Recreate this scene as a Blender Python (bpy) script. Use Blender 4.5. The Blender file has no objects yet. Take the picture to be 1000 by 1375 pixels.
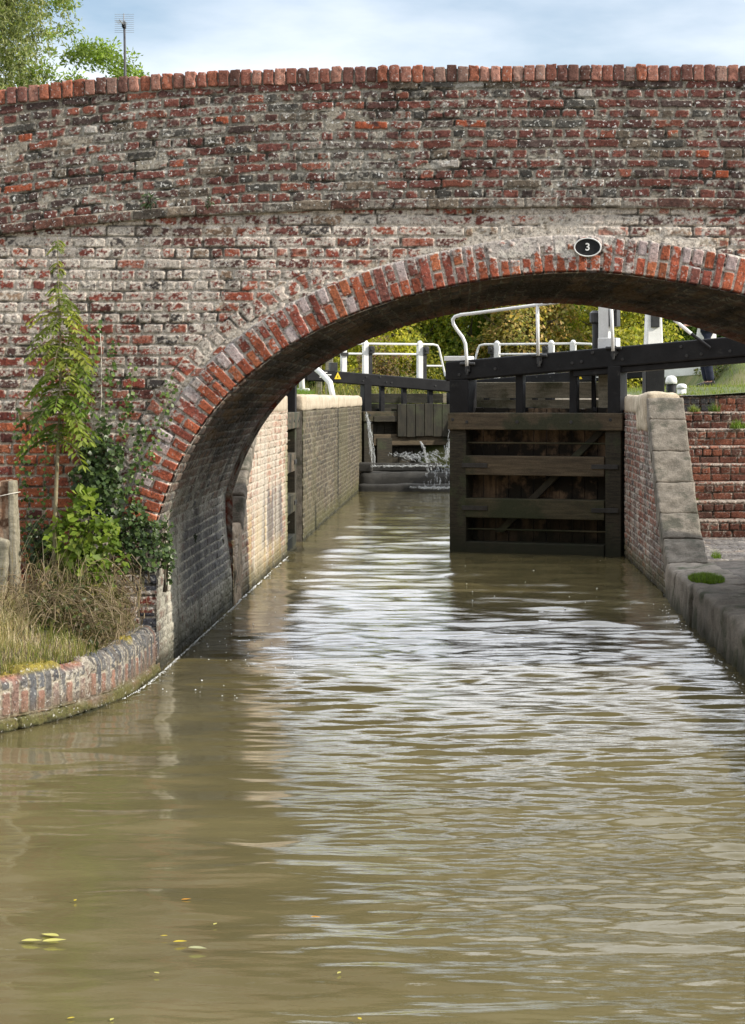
import bpy, bmesh, math, random
import numpy as np
from mathutils import Vector, Matrix, noise as mnoise

# ------------------------------------------------------------------ scene, camera, light
SC = bpy.context.scene
COL = SC.collection
random.seed(7)
F, U0, V0, EYE = 2800.0, 620.0, 535.0, 1.917      # focal length in photo pixels, vanishing point, eye height above water

cam_d = bpy.data.cameras.new("camera")
cam = bpy.data.objects.new("camera", cam_d); COL.objects.link(cam)
cam.location = (0, 0, EYE); cam.rotation_euler = (math.radians(90), 0, 0)
cam_d.sensor_fit = 'HORIZONTAL'; cam_d.sensor_width = 36.0
cam_d.lens = F / 1000.0 * 36.0
cam_d.shift_x = -(U0 - 500.0) / 1000.0
cam_d.shift_y = -(687.5 - V0) / 1000.0
cam_d.clip_start = 0.1; cam_d.clip_end = 3000
SC.camera = cam

SUN_AZ, SUN_EL = math.radians(102), math.radians(30)   # azimuth from +Y towards +X
world = bpy.data.worlds.new("World"); SC.world = world; world.use_nodes = True
def build_world():
    nt = world.node_tree; nt.nodes.clear()
    N = nt.nodes.new; L = nt.links.new
    out = N('ShaderNodeOutputWorld'); bg = N('ShaderNodeBackground')
    sky = N('ShaderNodeTexSky'); sky.sky_type = 'NISHITA'; sky.sun_disc = False
    sky.sun_elevation = SUN_EL; sky.sun_rotation = SUN_AZ
    sky.air_density = 1.0; sky.dust_density = 1.0; sky.ozone_density = 1.5
    tc = N('ShaderNodeTexCoord'); sep = N('ShaderNodeSeparateXYZ'); L(tc.outputs['Generated'], sep.inputs[0])
    zc = N('ShaderNodeMath'); zc.operation = 'MAXIMUM'; zc.inputs[1].default_value = 0.0; L(sep.outputs[2], zc.inputs[0])
    za = N('ShaderNodeMath'); za.operation = 'ADD'; za.inputs[1].default_value = 0.16; L(zc.outputs[0], za.inputs[0])
    comb = N('ShaderNodeCombineXYZ')
    for i in (0, 1):
        d = N('ShaderNodeMath'); d.operation = 'DIVIDE'; L(sep.outputs[i], d.inputs[0]); L(za.outputs[0], d.inputs[1]); L(d.outputs[0], comb.inputs[i])
    nz = N('ShaderNodeTexNoise'); nz.inputs['Scale'].default_value = 1.5; nz.inputs['Detail'].default_value = 7; nz.inputs['Roughness'].default_value = 0.52
    mp = N('ShaderNodeMapping'); mp.inputs['Scale'].default_value = (1.0, 1.0, 1); mp.inputs['Location'].default_value = (0.35, 3.1, 0)
    L(comb.outputs[0], mp.inputs[0]); L(mp.outputs[0], nz.inputs['Vector'])
    ramp = N('ShaderNodeValToRGB'); ramp.color_ramp.elements[0].position = 0.35; ramp.color_ramp.elements[1].position = 0.82
    cv = N('ShaderNodeMapRange'); cv.interpolation_type = 'SMOOTHSTEP'; L(sep.outputs[2], cv.inputs[0]); cv.inputs[1].default_value = .175; cv.inputs[2].default_value = .27; cv.inputs[3].default_value = .02; cv.inputs[4].default_value = .30
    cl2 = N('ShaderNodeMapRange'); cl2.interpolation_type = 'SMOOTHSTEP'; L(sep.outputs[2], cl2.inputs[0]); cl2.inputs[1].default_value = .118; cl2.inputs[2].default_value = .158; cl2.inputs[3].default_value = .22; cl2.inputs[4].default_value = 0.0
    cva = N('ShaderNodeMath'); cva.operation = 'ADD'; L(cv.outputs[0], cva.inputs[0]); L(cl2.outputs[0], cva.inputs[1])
    sm = N('ShaderNodeMath'); sm.operation = 'ADD'; L(nz.outputs[0], sm.inputs[0]); L(cva.outputs[0], sm.inputs[1]); L(sm.outputs[0], ramp.inputs[0])
    cl = N('ShaderNodeMix'); cl.data_type = 'RGBA'
    L(ramp.outputs[0], cl.inputs[0]); L(sky.outputs[0], cl.inputs[6]); 
    br = N('ShaderNodeMapRange'); br.interpolation_type = 'SMOOTHSTEP'; L(sep.outputs[2], br.inputs[0]); br.inputs[1].default_value = .178; br.inputs[2].default_value = .27; br.inputs[3].default_value = 8.2; br.inputs[4].default_value = 18.5  # unseen clouds above the view brightened for silver reflections on the water
    lo = N('ShaderNodeMapRange'); lo.interpolation_type = 'SMOOTHSTEP'; L(sep.outputs[2], lo.inputs[0]); lo.inputs[1].default_value = .118; lo.inputs[2].default_value = .158; lo.inputs[3].default_value = 6.6; lo.inputs[4].default_value = 0.0  # added bright cloud band low behind the bridge, unseen, lights the water's reflections
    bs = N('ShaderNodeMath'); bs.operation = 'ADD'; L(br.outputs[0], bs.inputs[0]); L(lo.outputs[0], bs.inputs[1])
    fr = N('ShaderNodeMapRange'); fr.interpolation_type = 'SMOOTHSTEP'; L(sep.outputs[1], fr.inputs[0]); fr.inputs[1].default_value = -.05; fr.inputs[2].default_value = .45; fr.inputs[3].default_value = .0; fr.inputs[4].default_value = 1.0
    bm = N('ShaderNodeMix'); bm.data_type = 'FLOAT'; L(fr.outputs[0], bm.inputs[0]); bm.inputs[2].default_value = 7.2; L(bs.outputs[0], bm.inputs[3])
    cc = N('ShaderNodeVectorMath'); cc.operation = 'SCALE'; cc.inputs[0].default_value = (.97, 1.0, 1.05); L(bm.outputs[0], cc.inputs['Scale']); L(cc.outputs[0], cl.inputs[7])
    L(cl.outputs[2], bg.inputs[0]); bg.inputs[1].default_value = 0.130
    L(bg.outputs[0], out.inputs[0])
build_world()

sun_d = bpy.data.lights.new("sun", 'SUN'); sun_d.energy = 4.2; sun_d.angle = math.radians(0.6); sun_d.color = (1.0, 0.93, 0.82)
sun = bpy.data.objects.new("sun", sun_d); COL.objects.link(sun); sun.location = (20, -10, 30)
sdir = Vector((math.sin(SUN_AZ) * math.cos(SUN_EL), math.cos(SUN_AZ) * math.cos(SUN_EL), math.sin(SUN_EL)))
sun.rotation_euler = sdir.to_track_quat('Z', 'Y').to_euler()
SC.view_settings.view_transform = 'Standard'; SC.view_settings.look = 'None'
SC.view_settings.exposure = 0.32; SC.view_settings.gamma = 1.0
try:
    SC.cycles.use_denoising = True
    SC.cycles.max_bounces = 8
except Exception: pass

# ------------------------------------------------------------------ helpers: objects
def tag(o, label=None, cat=None, group=None, kind=None):
    if label: o['label'] = label
    if cat: o['category'] = cat
    if group: o['group'] = group
    if kind: o['kind'] = kind
    return o
def empty(name, loc=(0, 0, 0), rz=0.0, label=None, cat=None, group=None):
    o = bpy.data.objects.new(name, None); COL.objects.link(o)
    o.location = loc; o.rotation_euler = (0, 0, rz); o.empty_display_size = 0.2
    return tag(o, label, cat, group)
def link(name, me, mat, parent=None, smooth=False, bevel=0.0, loc=None):
    o = bpy.data.objects.new(name, me); COL.objects.link(o)
    if mat: me.materials.append(mat)
    if smooth: me.polygons.foreach_set('use_smooth', [True] * len(me.polygons))
    if bevel:
        b = o.modifiers.new('bevel', 'BEVEL'); b.width = bevel; b.segments = 2; b.limit_method = 'ANGLE'; b.angle_limit = math.radians(40)
    if parent: o.parent = parent
    if loc is not None: o.location = loc
    return o
def copy_tree(o, parent=None):
    c = o.copy(); COL.objects.link(c)
    if parent: c.parent = parent
    for ch in list(o.children): copy_tree(ch, c)
    return c

class MB:
    """collects simple shapes into one mesh"""
    def __init__(s): s.v, s.f, s.c = [], [], []; s.col = (1, 1, 1)
    def add(s, vs, fs):
        n = len(s.v); s.v += [tuple(p) for p in vs]; s.f += [tuple(i + n for i in q) for q in fs]; s.c += [s.col] * len(vs); return s
    def box(s, c, d, M=None):
        x, y, z = d[0] / 2, d[1] / 2, d[2] / 2
        vs = [Vector((sx * x, sy * y, sz * z)) for sz in (-1, 1) for sy in (-1, 1) for sx in (-1, 1)]
        if M is not None: vs = [M @ v for v in vs]
        c = Vector(c)
        return s.add([v + c for v in vs], [(0, 2, 3, 1), (4, 5, 7, 6), (0, 1, 5, 4), (2, 6, 7, 3), (0, 4, 6, 2), (1, 3, 7, 5)])
    def hexa(s, p):   # 8 corners, z-low four (x-,y-)(x+,y-)(x-,y+)(x+,y+) then z-high
        return s.add(p, [(0, 2, 3, 1), (4, 5, 7, 6), (0, 1, 5, 4), (2, 6, 7, 3), (0, 4, 6, 2), (1, 3, 7, 5)])
    def tube(s, pts, r, n=8, caps=True):
        pts = [Vector(p) for p in pts]; m = len(pts)
        rs = r if isinstance(r, (list, tuple)) else [r] * m
        up = None; rings = []
        for i, p in enumerate(pts):
            t = (pts[min(i + 1, m - 1)] - pts[max(i - 1, 0)])
            t = t.normalized() if t.length > 1e-9 else Vector((0, 0, 1))
            if up is None: up = Vector((0, 0, 1)) if abs(t.z) < .9 else Vector((1, 0, 0))
            a = t.cross(up)
            if a.length < 1e-6: a = t.orthogonal()
            a.normalize(); b = t.cross(a).normalized(); up = -b if False else a.cross(t).normalized()
            rings.append([p + (a * math.cos(2 * math.pi * k / n) + b * math.sin(2 * math.pi * k / n)) * rs[i] for k in range(n)])
        vs = [v for ring in rings for v in ring]; fs = []
        for i in range(m - 1):
            for k in range(n):
                k2 = (k + 1) % n
                fs.append((i * n + k, i * n + k2, (i + 1) * n + k2, (i + 1) * n + k))
        if caps: fs.append(tuple(range(n - 1, -1, -1))); fs.append(tuple((m - 1) * n + k for k in range(n)))
        return s.add(vs, fs)
    def lathe(s, prof, c=(0, 0, 0), n=16, sx=1, sy=1):
        vs = []; fs = []; m = len(prof)
        for (r, z) in prof:
            for k in range(n):
                a = 2 * math.pi * k / n; vs.append((c[0] + sx * r * math.cos(a), c[1] + sy * r * math.sin(a), c[2] + z))
        for i in range(m - 1):
            for k in range(n):
                k2 = (k + 1) % n; fs.append((i * n + k, i * n + k2, (i + 1) * n + k2, (i + 1) * n + k))
        fs.append(tuple(range(n - 1, -1, -1))); fs.append(tuple((m - 1) * n + k for k in range(n)))
        return s.add(vs, fs)
    def build(s, name, mat, parent=None, smooth=False, bevel=0.0, colors=False):
        me = bpy.data.meshes.new(name); me.from_pydata(s.v, [], s.f); me.update()
        if colors:
            a = me.attributes.new('Col', 'FLOAT_COLOR', 'POINT')
            arr = np.ones((len(s.v), 4), np.float32); arr[:, :3] = np.array(s.c); arr[:, 3] = 0.35
            a.data.foreach_set('color', arr.ravel())
        return link(name, me, mat, parent, smooth, bevel)

def np_mesh(name, V, Fq, C=None):
    me = bpy.data.meshes.new(name)
    V = np.ascontiguousarray(V, np.float32); Fq = np.ascontiguousarray(Fq, np.int32); k = Fq.shape[1]
    me.vertices.add(len(V)); me.vertices.foreach_set('co', V.ravel())
    me.loops.add(Fq.size); me.loops.foreach_set('vertex_index', Fq.ravel())
    me.polygons.add(len(Fq)); me.polygons.foreach_set('loop_start', np.arange(0, Fq.size, k, dtype=np.int32))
    me.update(calc_edges=True)
    if C is not None:
        if C.shape[1] == 3: C = np.concatenate([C, np.full((len(C), 1), .3)], 1)
        a = me.attributes.new('Col', 'FLOAT_COLOR', 'POINT'); a.data.foreach_set('color', np.ascontiguousarray(C, np.float32).ravel())
    return me
def grid_mesh(name, P, C=None, keep=None, flip=False):
    n, m = P.shape[:2]; idx = np.arange(n * m).reshape(n, m)
    q = np.stack([idx[:-1, :-1], idx[:-1, 1:], idx[1:, 1:], idx[1:, :-1]], -1)
    if flip: q = q[..., ::-1]
    if keep is not None:
        kf = keep[:-1, :-1] & keep[:-1, 1:] & keep[1:, 1:] & keep[1:, :-1]; q = q[kf]
    q = q.reshape(-1, 4); V = P.reshape(-1, 3); Cf = None if C is None else C.reshape(-1, C.shape[-1])
    if keep is not None:
        used = np.unique(q); mp = np.zeros(n * m, np.int64); mp[used] = np.arange(len(used)); q = mp[q]; V = V[used]
        if Cf is not None: Cf = Cf[used]
    return np_mesh(name, V, q, Cf)

# ------------------------------------------------------------------ helpers: numpy noise and brickwork
def hash2(ix, iy, seed=0):
    x = (ix.astype(np.int64) * 374761393 + iy.astype(np.int64) * 668265263 + seed * 1442695041) & 0xffffffff
    x = ((x ^ (x >> 13)) * 1274126177) & 0xffffffff
    x = ((x ^ (x >> 16)) * 2246822519) & 0xffffffff
    x = x ^ (x >> 15)
    return (x & 0xffffff).astype(np.float64) / 16777216.0
def vnoise(x, y, seed=0):
    ix = np.floor(x); iy = np.floor(y); fx = x - ix; fy = y - iy
    fx = fx * fx * (3 - 2 * fx); fy = fy * fy * (3 - 2 * fy)
    ix = ix.astype(np.int64); iy = iy.astype(np.int64)
    a = hash2(ix, iy, seed); b = hash2(ix + 1, iy, seed); c = hash2(ix, iy + 1, seed); d = hash2(ix + 1, iy + 1, seed)
    return (a * (1 - fx) + b * fx) * (1 - fy) + (c * (1 - fx) + d * fx) * fy
def fbm(x, y, seed=0, o=4):
    s = 0; a = .5; t = 0
    for i in range(o):
        s = s + a * vnoise(x * 2 ** i + 17.3 * i, y * 2 ** i + 9.1 * i, seed + i); t += a; a *= .5
    return s / t
def sst(a, b, x):
    t = np.clip((x - a) / (b - a), 0, 1); return t * t * (3 - 2 * t)
def mix(a, b, f):
    f = np.asarray(f)[..., None]; return a * (1 - f) + b * f

def pat_bricks(S, T, ch=.075, bond='english', seed=1, warp=.006, L=.228, jit=.014):
    s = S + warp * 2 * (fbm(S * 5, T * 5, seed + 50, 2) - .5)
    t = T + warp * 2 * (fbm(S * 2.2, T * 2.2, seed + 60, 3) - .5)
    k = np.floor(t / ch); ft = t / ch - k; ki = k.astype(np.int64)
    r = hash2(ki, ki * 0 + 5, seed)
    if bond == 'english': Lr = np.where(ki % 2 == 0, L, L / 2)
    elif bond == 'mixed': Lr = np.where(r < .5, L, np.where(r < .8, L / 2, L * .75))
    else: Lr = np.full_like(r, L)
    off = hash2(ki, ki * 0 + 9, seed) * .3 + np.where(ki % 2 == 0, 0, L * .25)
    x = (s + off) / Lr; j = np.floor(x).astype(np.int64)
    def edge(j): return (j + jit / Lr * 2 * (hash2(j, ki, seed + 3) - .5)) * Lr
    xs = s + off
    j = np.where(xs < edge(j), j - 1, j); j = np.where(xs >= edge(j + 1), j + 1, j)
    dx = np.minimum(xs - edge(j), edge(j + 1) - xs); dy = np.minimum(ft, 1 - ft) * ch
    kk = 260.; d = -np.log(np.exp(-kk * dx) + np.exp(-kk * dy)) / kk
    return d, j, ki
def pat_ring(S, T, seed=1, w=.077, split=.118):
    s = S + .004 * (fbm(S * 6, T * 6, seed + 50, 2) - .5); j = np.floor(s / w).astype(np.int64)
    e = lambda j: (j + .22 * (hash2(j, j * 0, seed) - .5)) * w
    j = np.where(s < e(j), j - 1, j); j = np.where(s >= e(j + 1), j + 1, j)
    dx = np.minimum(s - e(j), e(j + 1) - s)
    sp = split + .02 * (hash2(j, j * 0 + 3, seed) - .5); k = np.where((j % 2 == 0) & (hash2(j, j * 0 + 8, seed) < .9), 0, np.where(T < sp, 1, 2))
    dy = np.where(k == 0, np.minimum(T + .02, .245 - T), np.where(k == 1, np.minimum(T + .02, sp - T), np.minimum(T - sp, .245 - T)))
    kk = 260.; d = -np.log(np.exp(-kk * dx) + np.exp(-kk * np.clip(dy, -.2, 1))) / kk
    return d, j, k

RED = [(.30, .075, .042), (.24, .062, .040), (.38, .11, .055), (.17, .060, .045), (.115, .062, .052), (.075, .068, .066), (.30, .20, .14)]
def masonry(S, T, pat, seed, pal=RED, wts=(.26, .22, .12, .18, .12, .05, .05), mortar=(.34, .30, .24), lime=.3, limecol=(.50, .46, .40),
            smear=0.0, joint=.006, depth=.0075, alpha=.5, wear=.0075, tone=1.0, grain=1.0):
    d, j, k = pat
    d = d + wear * 2 * (fbm(S * 22, T * 22, seed + 1, 3) - .5) - joint
    pal = np.array(pal); w = np.cumsum(np.array(wts) / np.sum(wts)); rid = hash2(j, k, seed + 11)
    pi = np.clip(np.searchsorted(w, rid.ravel()).reshape(rid.shape), 0, len(pal) - 1)
    val = .76 + .48 * hash2(j, k, seed + 12)
    lo = fbm(S * 14, T * 18, seed + 2, 4)
    bc = pal[pi] * (val * (.62 + .76 * lo))[..., None]
    mfill = sst(.0, .004, d)                               # 1 on brick faces
    sm = fbm(S * 9, T * 12, seed + 3, 4) + .25 * (hash2(j, k, seed + 13) - .5)
    smear_m = sst(.0, .08, np.asarray(smear) + sm - .80)     # mortar or render over the face
    mfill = mfill * (1 - smear_m)
    mc = np.array(mortar) * (.62 + .76 * fbm(S * 30, T * 30, seed + 4, 3))[..., None]
    c = mix(mc, bc, mfill)
    lm = .45 * fbm(S * 24, T * 30, seed + 5, 3) + .55 * fbm(S * 62, T * 78, seed + 25, 3) + .20 * (hash2(j, k, seed + 14) - .5) + .22 * (fbm(S * 2.0, T * 2.5, seed + 6, 3) - .5) * 2
    edge = 1 - sst(.0, .018, d)
    la = sst(.0, .13, lm + np.asarray(lime) - .78 + .12 * edge)
    lc = np.array(limecol) * (.65 + .6 * fbm(S * 50, T * 50, seed + 7, 3))[..., None]
    c = mix(c, lc, la * .88)
    dk = sst(.60, .74, fbm(S * 40, T * 60, seed + 8, 3)); c = c * (1 - .45 * dk[..., None])
    c = c * (.80 + .40 * fbm(S * 1.1, T * .9, seed + 30, 3))[..., None]; drip = sst(.50, .70, fbm(S * 7, T * .8, seed + 31, 4)); c = c * (1 - .20 * drip[..., None])
    gap = (1 - sst(-.003, .003, d)) * sst(.56, .66, fbm(S * 5, T * 14, seed + 9, 3)) * (1 - smear_m)   # washed-out joints
    c = c * (1 - .72 * gap[..., None])
    H = depth * (mfill * (.55 + .9 * hash2(j, k, seed + 15)) + .55 * smear_m) + .004 * lo * mfill - .014 * gap + .004 * (fbm(S * 60, T * 60, seed + 10, 2) - .5)
    c = np.clip(c * tone, .004, .8)
    A = np.full(S.shape, alpha)
    return H, np.concatenate([c, A[..., None]], -1)

# ------------------------------------------------------------------ helpers: materials
def new_mat(name):
    m = bpy.data.materials.new(name); m.use_nodes = True; nt = m.node_tree
    return m, nt, nt.nodes['Principled BSDF']
def nd(nt, t, **kw):
    n = nt.nodes.new(t)
    for k, v in kw.items(): n.inputs[k].default_value = v
    return n
def mixc(nt, f, a, b, blend='MIX'):
    n = nt.nodes.new('ShaderNodeMix'); n.data_type = 'RGBA'; n.blend_type = blend
    for i, x in ((0, f), (6, a), (7, b)):
        if hasattr(x, 'links') or hasattr(x, 'is_linked'): nt.links.new(x, n.inputs[i])
        else: n.inputs[i].default_value = x if i == 0 else (*x, 1)
    return n.outputs[2]
def rampf(nt, x, a, b):
    r = nt.nodes.new('ShaderNodeMapRange'); r.interpolation_type = 'SMOOTHSTEP'; nt.links.new(x, r.inputs[0]); r.inputs[1].default_value = a; r.inputs[2].default_value = b
    return r.outputs[0]
def coords(nt, scale=(1, 1, 1), kind='Object'):
    tc = nt.nodes.new('ShaderNodeTexCoord'); mp = nt.nodes.new('ShaderNodeMapping'); mp.inputs['Scale'].default_value = scale
    nt.links.new(tc.outputs[kind], mp.inputs[0]); return mp.outputs[0]
def noise(nt, vec, scale, detail=4, rough=.55):
    n = nt.nodes.new('ShaderNodeTexNoise'); n.inputs['Scale'].default_value = scale; n.inputs['Detail'].default_value = detail; n.inputs['Roughness'].default_value = rough
    nt.links.new(vec, n.inputs['Vector']); return n.outputs[0]
def bump(nt, bsdf, h, strength=.4, dist=.01):
    b = nt.nodes.new('ShaderNodeBump'); b.inputs['Strength'].default_value = strength; b.inputs['Distance'].default_value = dist
    nt.links.new(h, b.inputs['Height']); nt.links.new(b.outputs[0], bsdf.inputs['Normal'])
def mat_masonry(name, lich=(.52, .50, .45), rough=.92, spk=.64):
    m, nt, p = new_mat(name); L = nt.links.new
    at = nt.nodes.new('ShaderNodeAttribute'); at.attribute_name = 'Col'
    co = coords(nt)
    n1 = noise(nt, co, 95, 4, .65); n2 = noise(nt, co, 34, 5, .7); n3 = noise(nt, co, 150, 2)
    v = nt.nodes.new('ShaderNodeMapRange'); L(n1, v.inputs[0]); v.inputs[1].default_value = .25; v.inputs[2].default_value = .75; v.inputs[3].default_value = .55; v.inputs[4].default_value = 1.42
    mul = nt.nodes.new('ShaderNodeVectorMath'); mul.operation = 'SCALE'; L(at.outputs['Color'], mul.inputs[0]); L(v.outputs[0], mul.inputs['Scale'])
    s = rampf(nt, n2, spk, spk + .05); sm = nt.nodes.new('ShaderNodeMath'); sm.operation = 'MULTIPLY'; L(s, sm.inputs[0]); L(at.outputs['Alpha'], sm.inputs[1])
    n4 = noise(nt, co, 44, 3, .55); n5 = noise(nt, co, 58, 4, .65); n6 = noise(nt, co, 3.0, 3)
    pit = rampf(nt, n5, .56, .64); c0 = mixc(nt, pit, mul.outputs[0], (.055, .030, .026))
    pm = nt.nodes.new('ShaderNodeMath'); pm.operation = 'MULTIPLY'; L(pit, pm.inputs[0]); pm.inputs[1].default_value = .62; L(pm.outputs[0], c0.node.inputs[0])
    c = mixc(nt, sm.outputs[0], c0, lich)
    w = rampf(nt, n4, .625, .665); wm = nt.nodes.new('ShaderNodeMath'); wm.operation = 'MULTIPLY'; L(w, wm.inputs[0]); L(at.outputs['Alpha'], wm.inputs[1])
    c = mixc(nt, wm.outputs[0], c, (.66, .65, .62))
    L(c, p.inputs['Base Color']); p.inputs['Roughness'].default_value = rough; p.inputs['Specular IOR Level'].default_value = .25
    ad = nt.nodes.new('ShaderNodeMath'); ad.operation = 'ADD'; L(n1, ad.inputs[0]); L(n3, ad.inputs[1]); bump(nt, p, ad.outputs[0], .45, .006)
    return m
def mat_noise(name, c1, c2, scale=6, rough=.85, stretch=(1, 1, 1), bumpd=.004, c3=None, s3=2.0, t3=(.5, .62), spec=.3, det=6, fine=.25):
    m, nt, p = new_mat(name); L = nt.links.new
    co = coords(nt, stretch); n = noise(nt, co, scale, det, .62); c = mixc(nt, rampf(nt, n, .32, .68), c1, c2)
    n2 = noise(nt, coords(nt), 70, 3)
    if c3 is not None:
        n3 = noise(nt, coords(nt), s3, 5, .6); c = mixc(nt, rampf(nt, n3, *t3), c, c3)
    v = nt.nodes.new('ShaderNodeMapRange'); L(n2, v.inputs[0]); v.inputs[1].default_value = .25; v.inputs[2].default_value = .75; v.inputs[3].default_value = 1 - fine; v.inputs[4].default_value = 1 + fine
    mul = nt.nodes.new('ShaderNodeVectorMath'); mul.operation = 'SCALE'; L(c, mul.inputs[0]); L(v.outputs[0], mul.inputs['Scale'])
    L(mul.outputs[0], p.inputs['Base Color']); p.inputs['Roughness'].default_value = rough; p.inputs['Specular IOR Level'].default_value = spec
    if bumpd:
        ad = nt.nodes.new('ShaderNodeMath'); ad.operation = 'ADD'; L(n, ad.inputs[0]); L(n2, ad.inputs[1]); bump(nt, p, ad.outputs[0], .6, bumpd)
    return m
def mat_leaf(name, trans=.42, rough=.55):
    m, nt, p = new_mat(name); L = nt.links.new
    at = nt.nodes.new('ShaderNodeAttribute'); at.attribute_name = 'Col'
    L(at.outputs['Color'], p.inputs['Base Color']); p.inputs['Roughness'].default_value = rough; p.inputs['Specular IOR Level'].default_value = .35
    tr = nt.nodes.new('ShaderNodeBsdfTranslucent'); g = nt.nodes.new('ShaderNodeVectorMath'); g.operation = 'MULTIPLY'
    L(at.outputs['Color'], g.inputs[0]); g.inputs[1].default_value = (1.25, 1.35, .6); L(g.outputs[0], tr.inputs[0])
    mx = nt.nodes.new('ShaderNodeMixShader'); mx.inputs[0].default_value = trans
    L(p.outputs[0], mx.inputs[1]); L(tr.outputs[0], mx.inputs[2]); L(mx.outputs[0], nt.nodes['Material Output'].inputs[0])
    return m

M = {}
M['brick'] = mat_masonry('weathered brick')
M['brick_dark'] = mat_masonry('stained brick', (.30, .30, .27), .85, .68)
M['brick_new'] = mat_masonry('cleaner brick', (.5, .46, .4), .9, .70)
M['stone'] = mat_noise('grey sandstone', (.13, .115, .092), (.25, .222, .182), 9, .93, c3=(.085, .082, .062), s3=4.2, t3=(.50, .64), bumpd=.012)
M['stone_foot'] = mat_noise('tan foot stone', (.26, .20, .14), (.40, .32, .23), 8, .93, c3=(.14, .12, .085), s3=5, t3=(.5, .66), bumpd=.012)
M['stone_pale'] = mat_noise('pale coping stone', (.40, .33, .24), (.52, .45, .34), 4, .92, c3=(.24, .21, .15), s3=2.2, t3=(.56, .74), bumpd=.008)
def band(m, z0, z1, col, f=.85):
    nt = m.node_tree; p = nt.nodes['Principled BSDF']; lk = p.inputs['Base Color'].links[0]; src = lk.from_socket; co = coords(nt); sp = nt.nodes.new('ShaderNodeSeparateXYZ'); nt.links.new(co, sp.inputs[0])
    n = noise(nt, coords(nt, (3, 3, 1.2)), 2.5, 4); a = nt.nodes.new('ShaderNodeMath'); a.operation = 'MULTIPLY_ADD'; nt.links.new(n, a.inputs[0]); a.inputs[1].default_value = (z1 - z0) * 1.2; nt.links.new(sp.outputs[2], a.inputs[2])
    r = nt.nodes.new('ShaderNodeMapRange'); r.interpolation_type = 'SMOOTHSTEP'; nt.links.new(a.outputs[0], r.inputs[0]); r.inputs[1].default_value = z0 + (z1 - z0) * .6; r.inputs[2].default_value = z1 + (z1 - z0) * .6; r.inputs[3].default_value = f; r.inputs[4].default_value = 0
    nt.links.new(mixc(nt, r.outputs[0], src, col), p.inputs['Base Color']); return m
M['stone_kerb'] = mat_noise('weathered kerb stone', (.19, .165, .135), (.29, .255, .21), 4, .93, c3=(.075, .08, .045), s3=2.4, t3=(.5, .66), bumpd=.012)
M['wood_dark'] = mat_noise('wet lock timber', (.022, .020, .014), (.050, .042, .028), 5, .75, (1.2, 1.2, 9), .004, c3=(.045, .052, .026), s3=2.5, t3=(.50, .66))
M['wood_rail'] = mat_noise('weathered gate rail', (.06, .046, .030), (.12, .092, .058), 3, .85, (.8, 6, 9), .004, c3=(.040, .042, .024), s3=1.6, t3=(.48, .62))
M['wood_green'] = mat_noise('green stained timber', (.045, .040, .024), (.085, .072, .042), 3, .85, (.8, 6, 9), .004, c3=(.035, .04, .02), s3=1.6, t3=(.45, .62))
M['wood_wet'] = mat_noise('dripping wet boards', (.016, .015, .010), (.036, .031, .020), 4, .6, (3, 1, .8), .004, c3=(.04, .045, .022), s3=2.2, t3=(.48, .66))
M['wood_plank'] = mat_noise('rotting gate planks', (.045, .032, .021), (.17, .115, .070), 2.4, .9, (3.2, 1, .7), .004, c3=(.014, .012, .009), s3=3.0, t3=(.44, .56))
M['wood_grey'] = mat_noise('grey weathered timber', (.20, .18, .13), (.32, .29, .22), 4, .9, (1, 5, 8), .004, c3=(.085, .085, .05), s3=2, t3=(.48, .66))
M['wood_post'] = mat_noise('split fence post timber', (.20, .10, .055), (.40, .31, .22), 5, .9, (7, 7, .8), .010, c3=(.09, .045, .025), s3=7, t3=(.5, .62))
band(M['stone_kerb'], -.02, .20, (.028, .030, .014)); band(M['wood_dark'], .0, .45, (.016, .019, .010)); band(M['wood_green'], .0, .5, (.018, .021, .011)); band(M['wood_plank'], .1, .9, (.014, .014, .009), .8)
M['black'] = mat_noise('black gate paint', (.006, .006, .007), (.013, .013, .014), 5, .6, (1, 1, 1), .003, c3=(.040, .039, .036), s3=7, t3=(.60, .78), spec=.25)
M['black_iron'] = mat_noise('black iron', (.012, .012, .012), (.03, .03, .03), 8, .5, spec=.5, bumpd=.002)
M['white'] = mat_noise('white lock paint', (.70, .70, .68), (.82, .82, .80), 5, .55, bumpd=.001, c3=(.52, .50, .44), s3=7, t3=(.62, .82), fine=.06)
M['yellow'] = mat_noise('yellow sign paint', (.75, .55, .03), (.8, .6, .05), 5, .5, bumpd=0, fine=.05)
M['concrete'] = mat_noise('dark wet cill concrete', (.030, .029, .026), (.065, .062, .055), 3, .6, c3=(.10, .098, .09), s3=4, t3=(.6, .75), bumpd=.008)
M['soil'] = mat_noise('bank soil', (.07, .055, .035), (.15, .12, .075), 7, .95, bumpd=.02, c3=(.07, .085, .03), s3=2.5)
M['towpath'] = mat_noise('gritty towpath', (.10, .088, .075), (.19, .165, .14), 9, .95, bumpd=.012, c3=(.075, .07, .055), s3=2)
M['meadow'] = mat_noise('meadow grass', (.06, .085, .022), (.12, .14, .04), 3, .95, bumpd=.03, c3=(.16, .15, .06), s3=.3)
M['moss'] = mat_noise('moss', (.14, .12, .02), (.27, .22, .035), 30, .98, bumpd=.02, c3=(.10, .12, .015), s3=9)
M['bark'] = mat_noise('bark', (.06, .048, .034), (.13, .11, .08), 9, .9, (4, 4, .7), .01)
M['stem'] = mat_noise('young stem', (.17, .15, .085), (.25, .21, .13), 12, .8, (2, 2, .6), .002)
M['wire'] = mat_noise('pale wire', (.55, .52, .45), (.65, .62, .55), 9, .6, bumpd=0)
M['mast'] = mat_noise('grey mast steel', (.05, .05, .055), (.09, .09, .10), 9, .5, bumpd=0)
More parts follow.
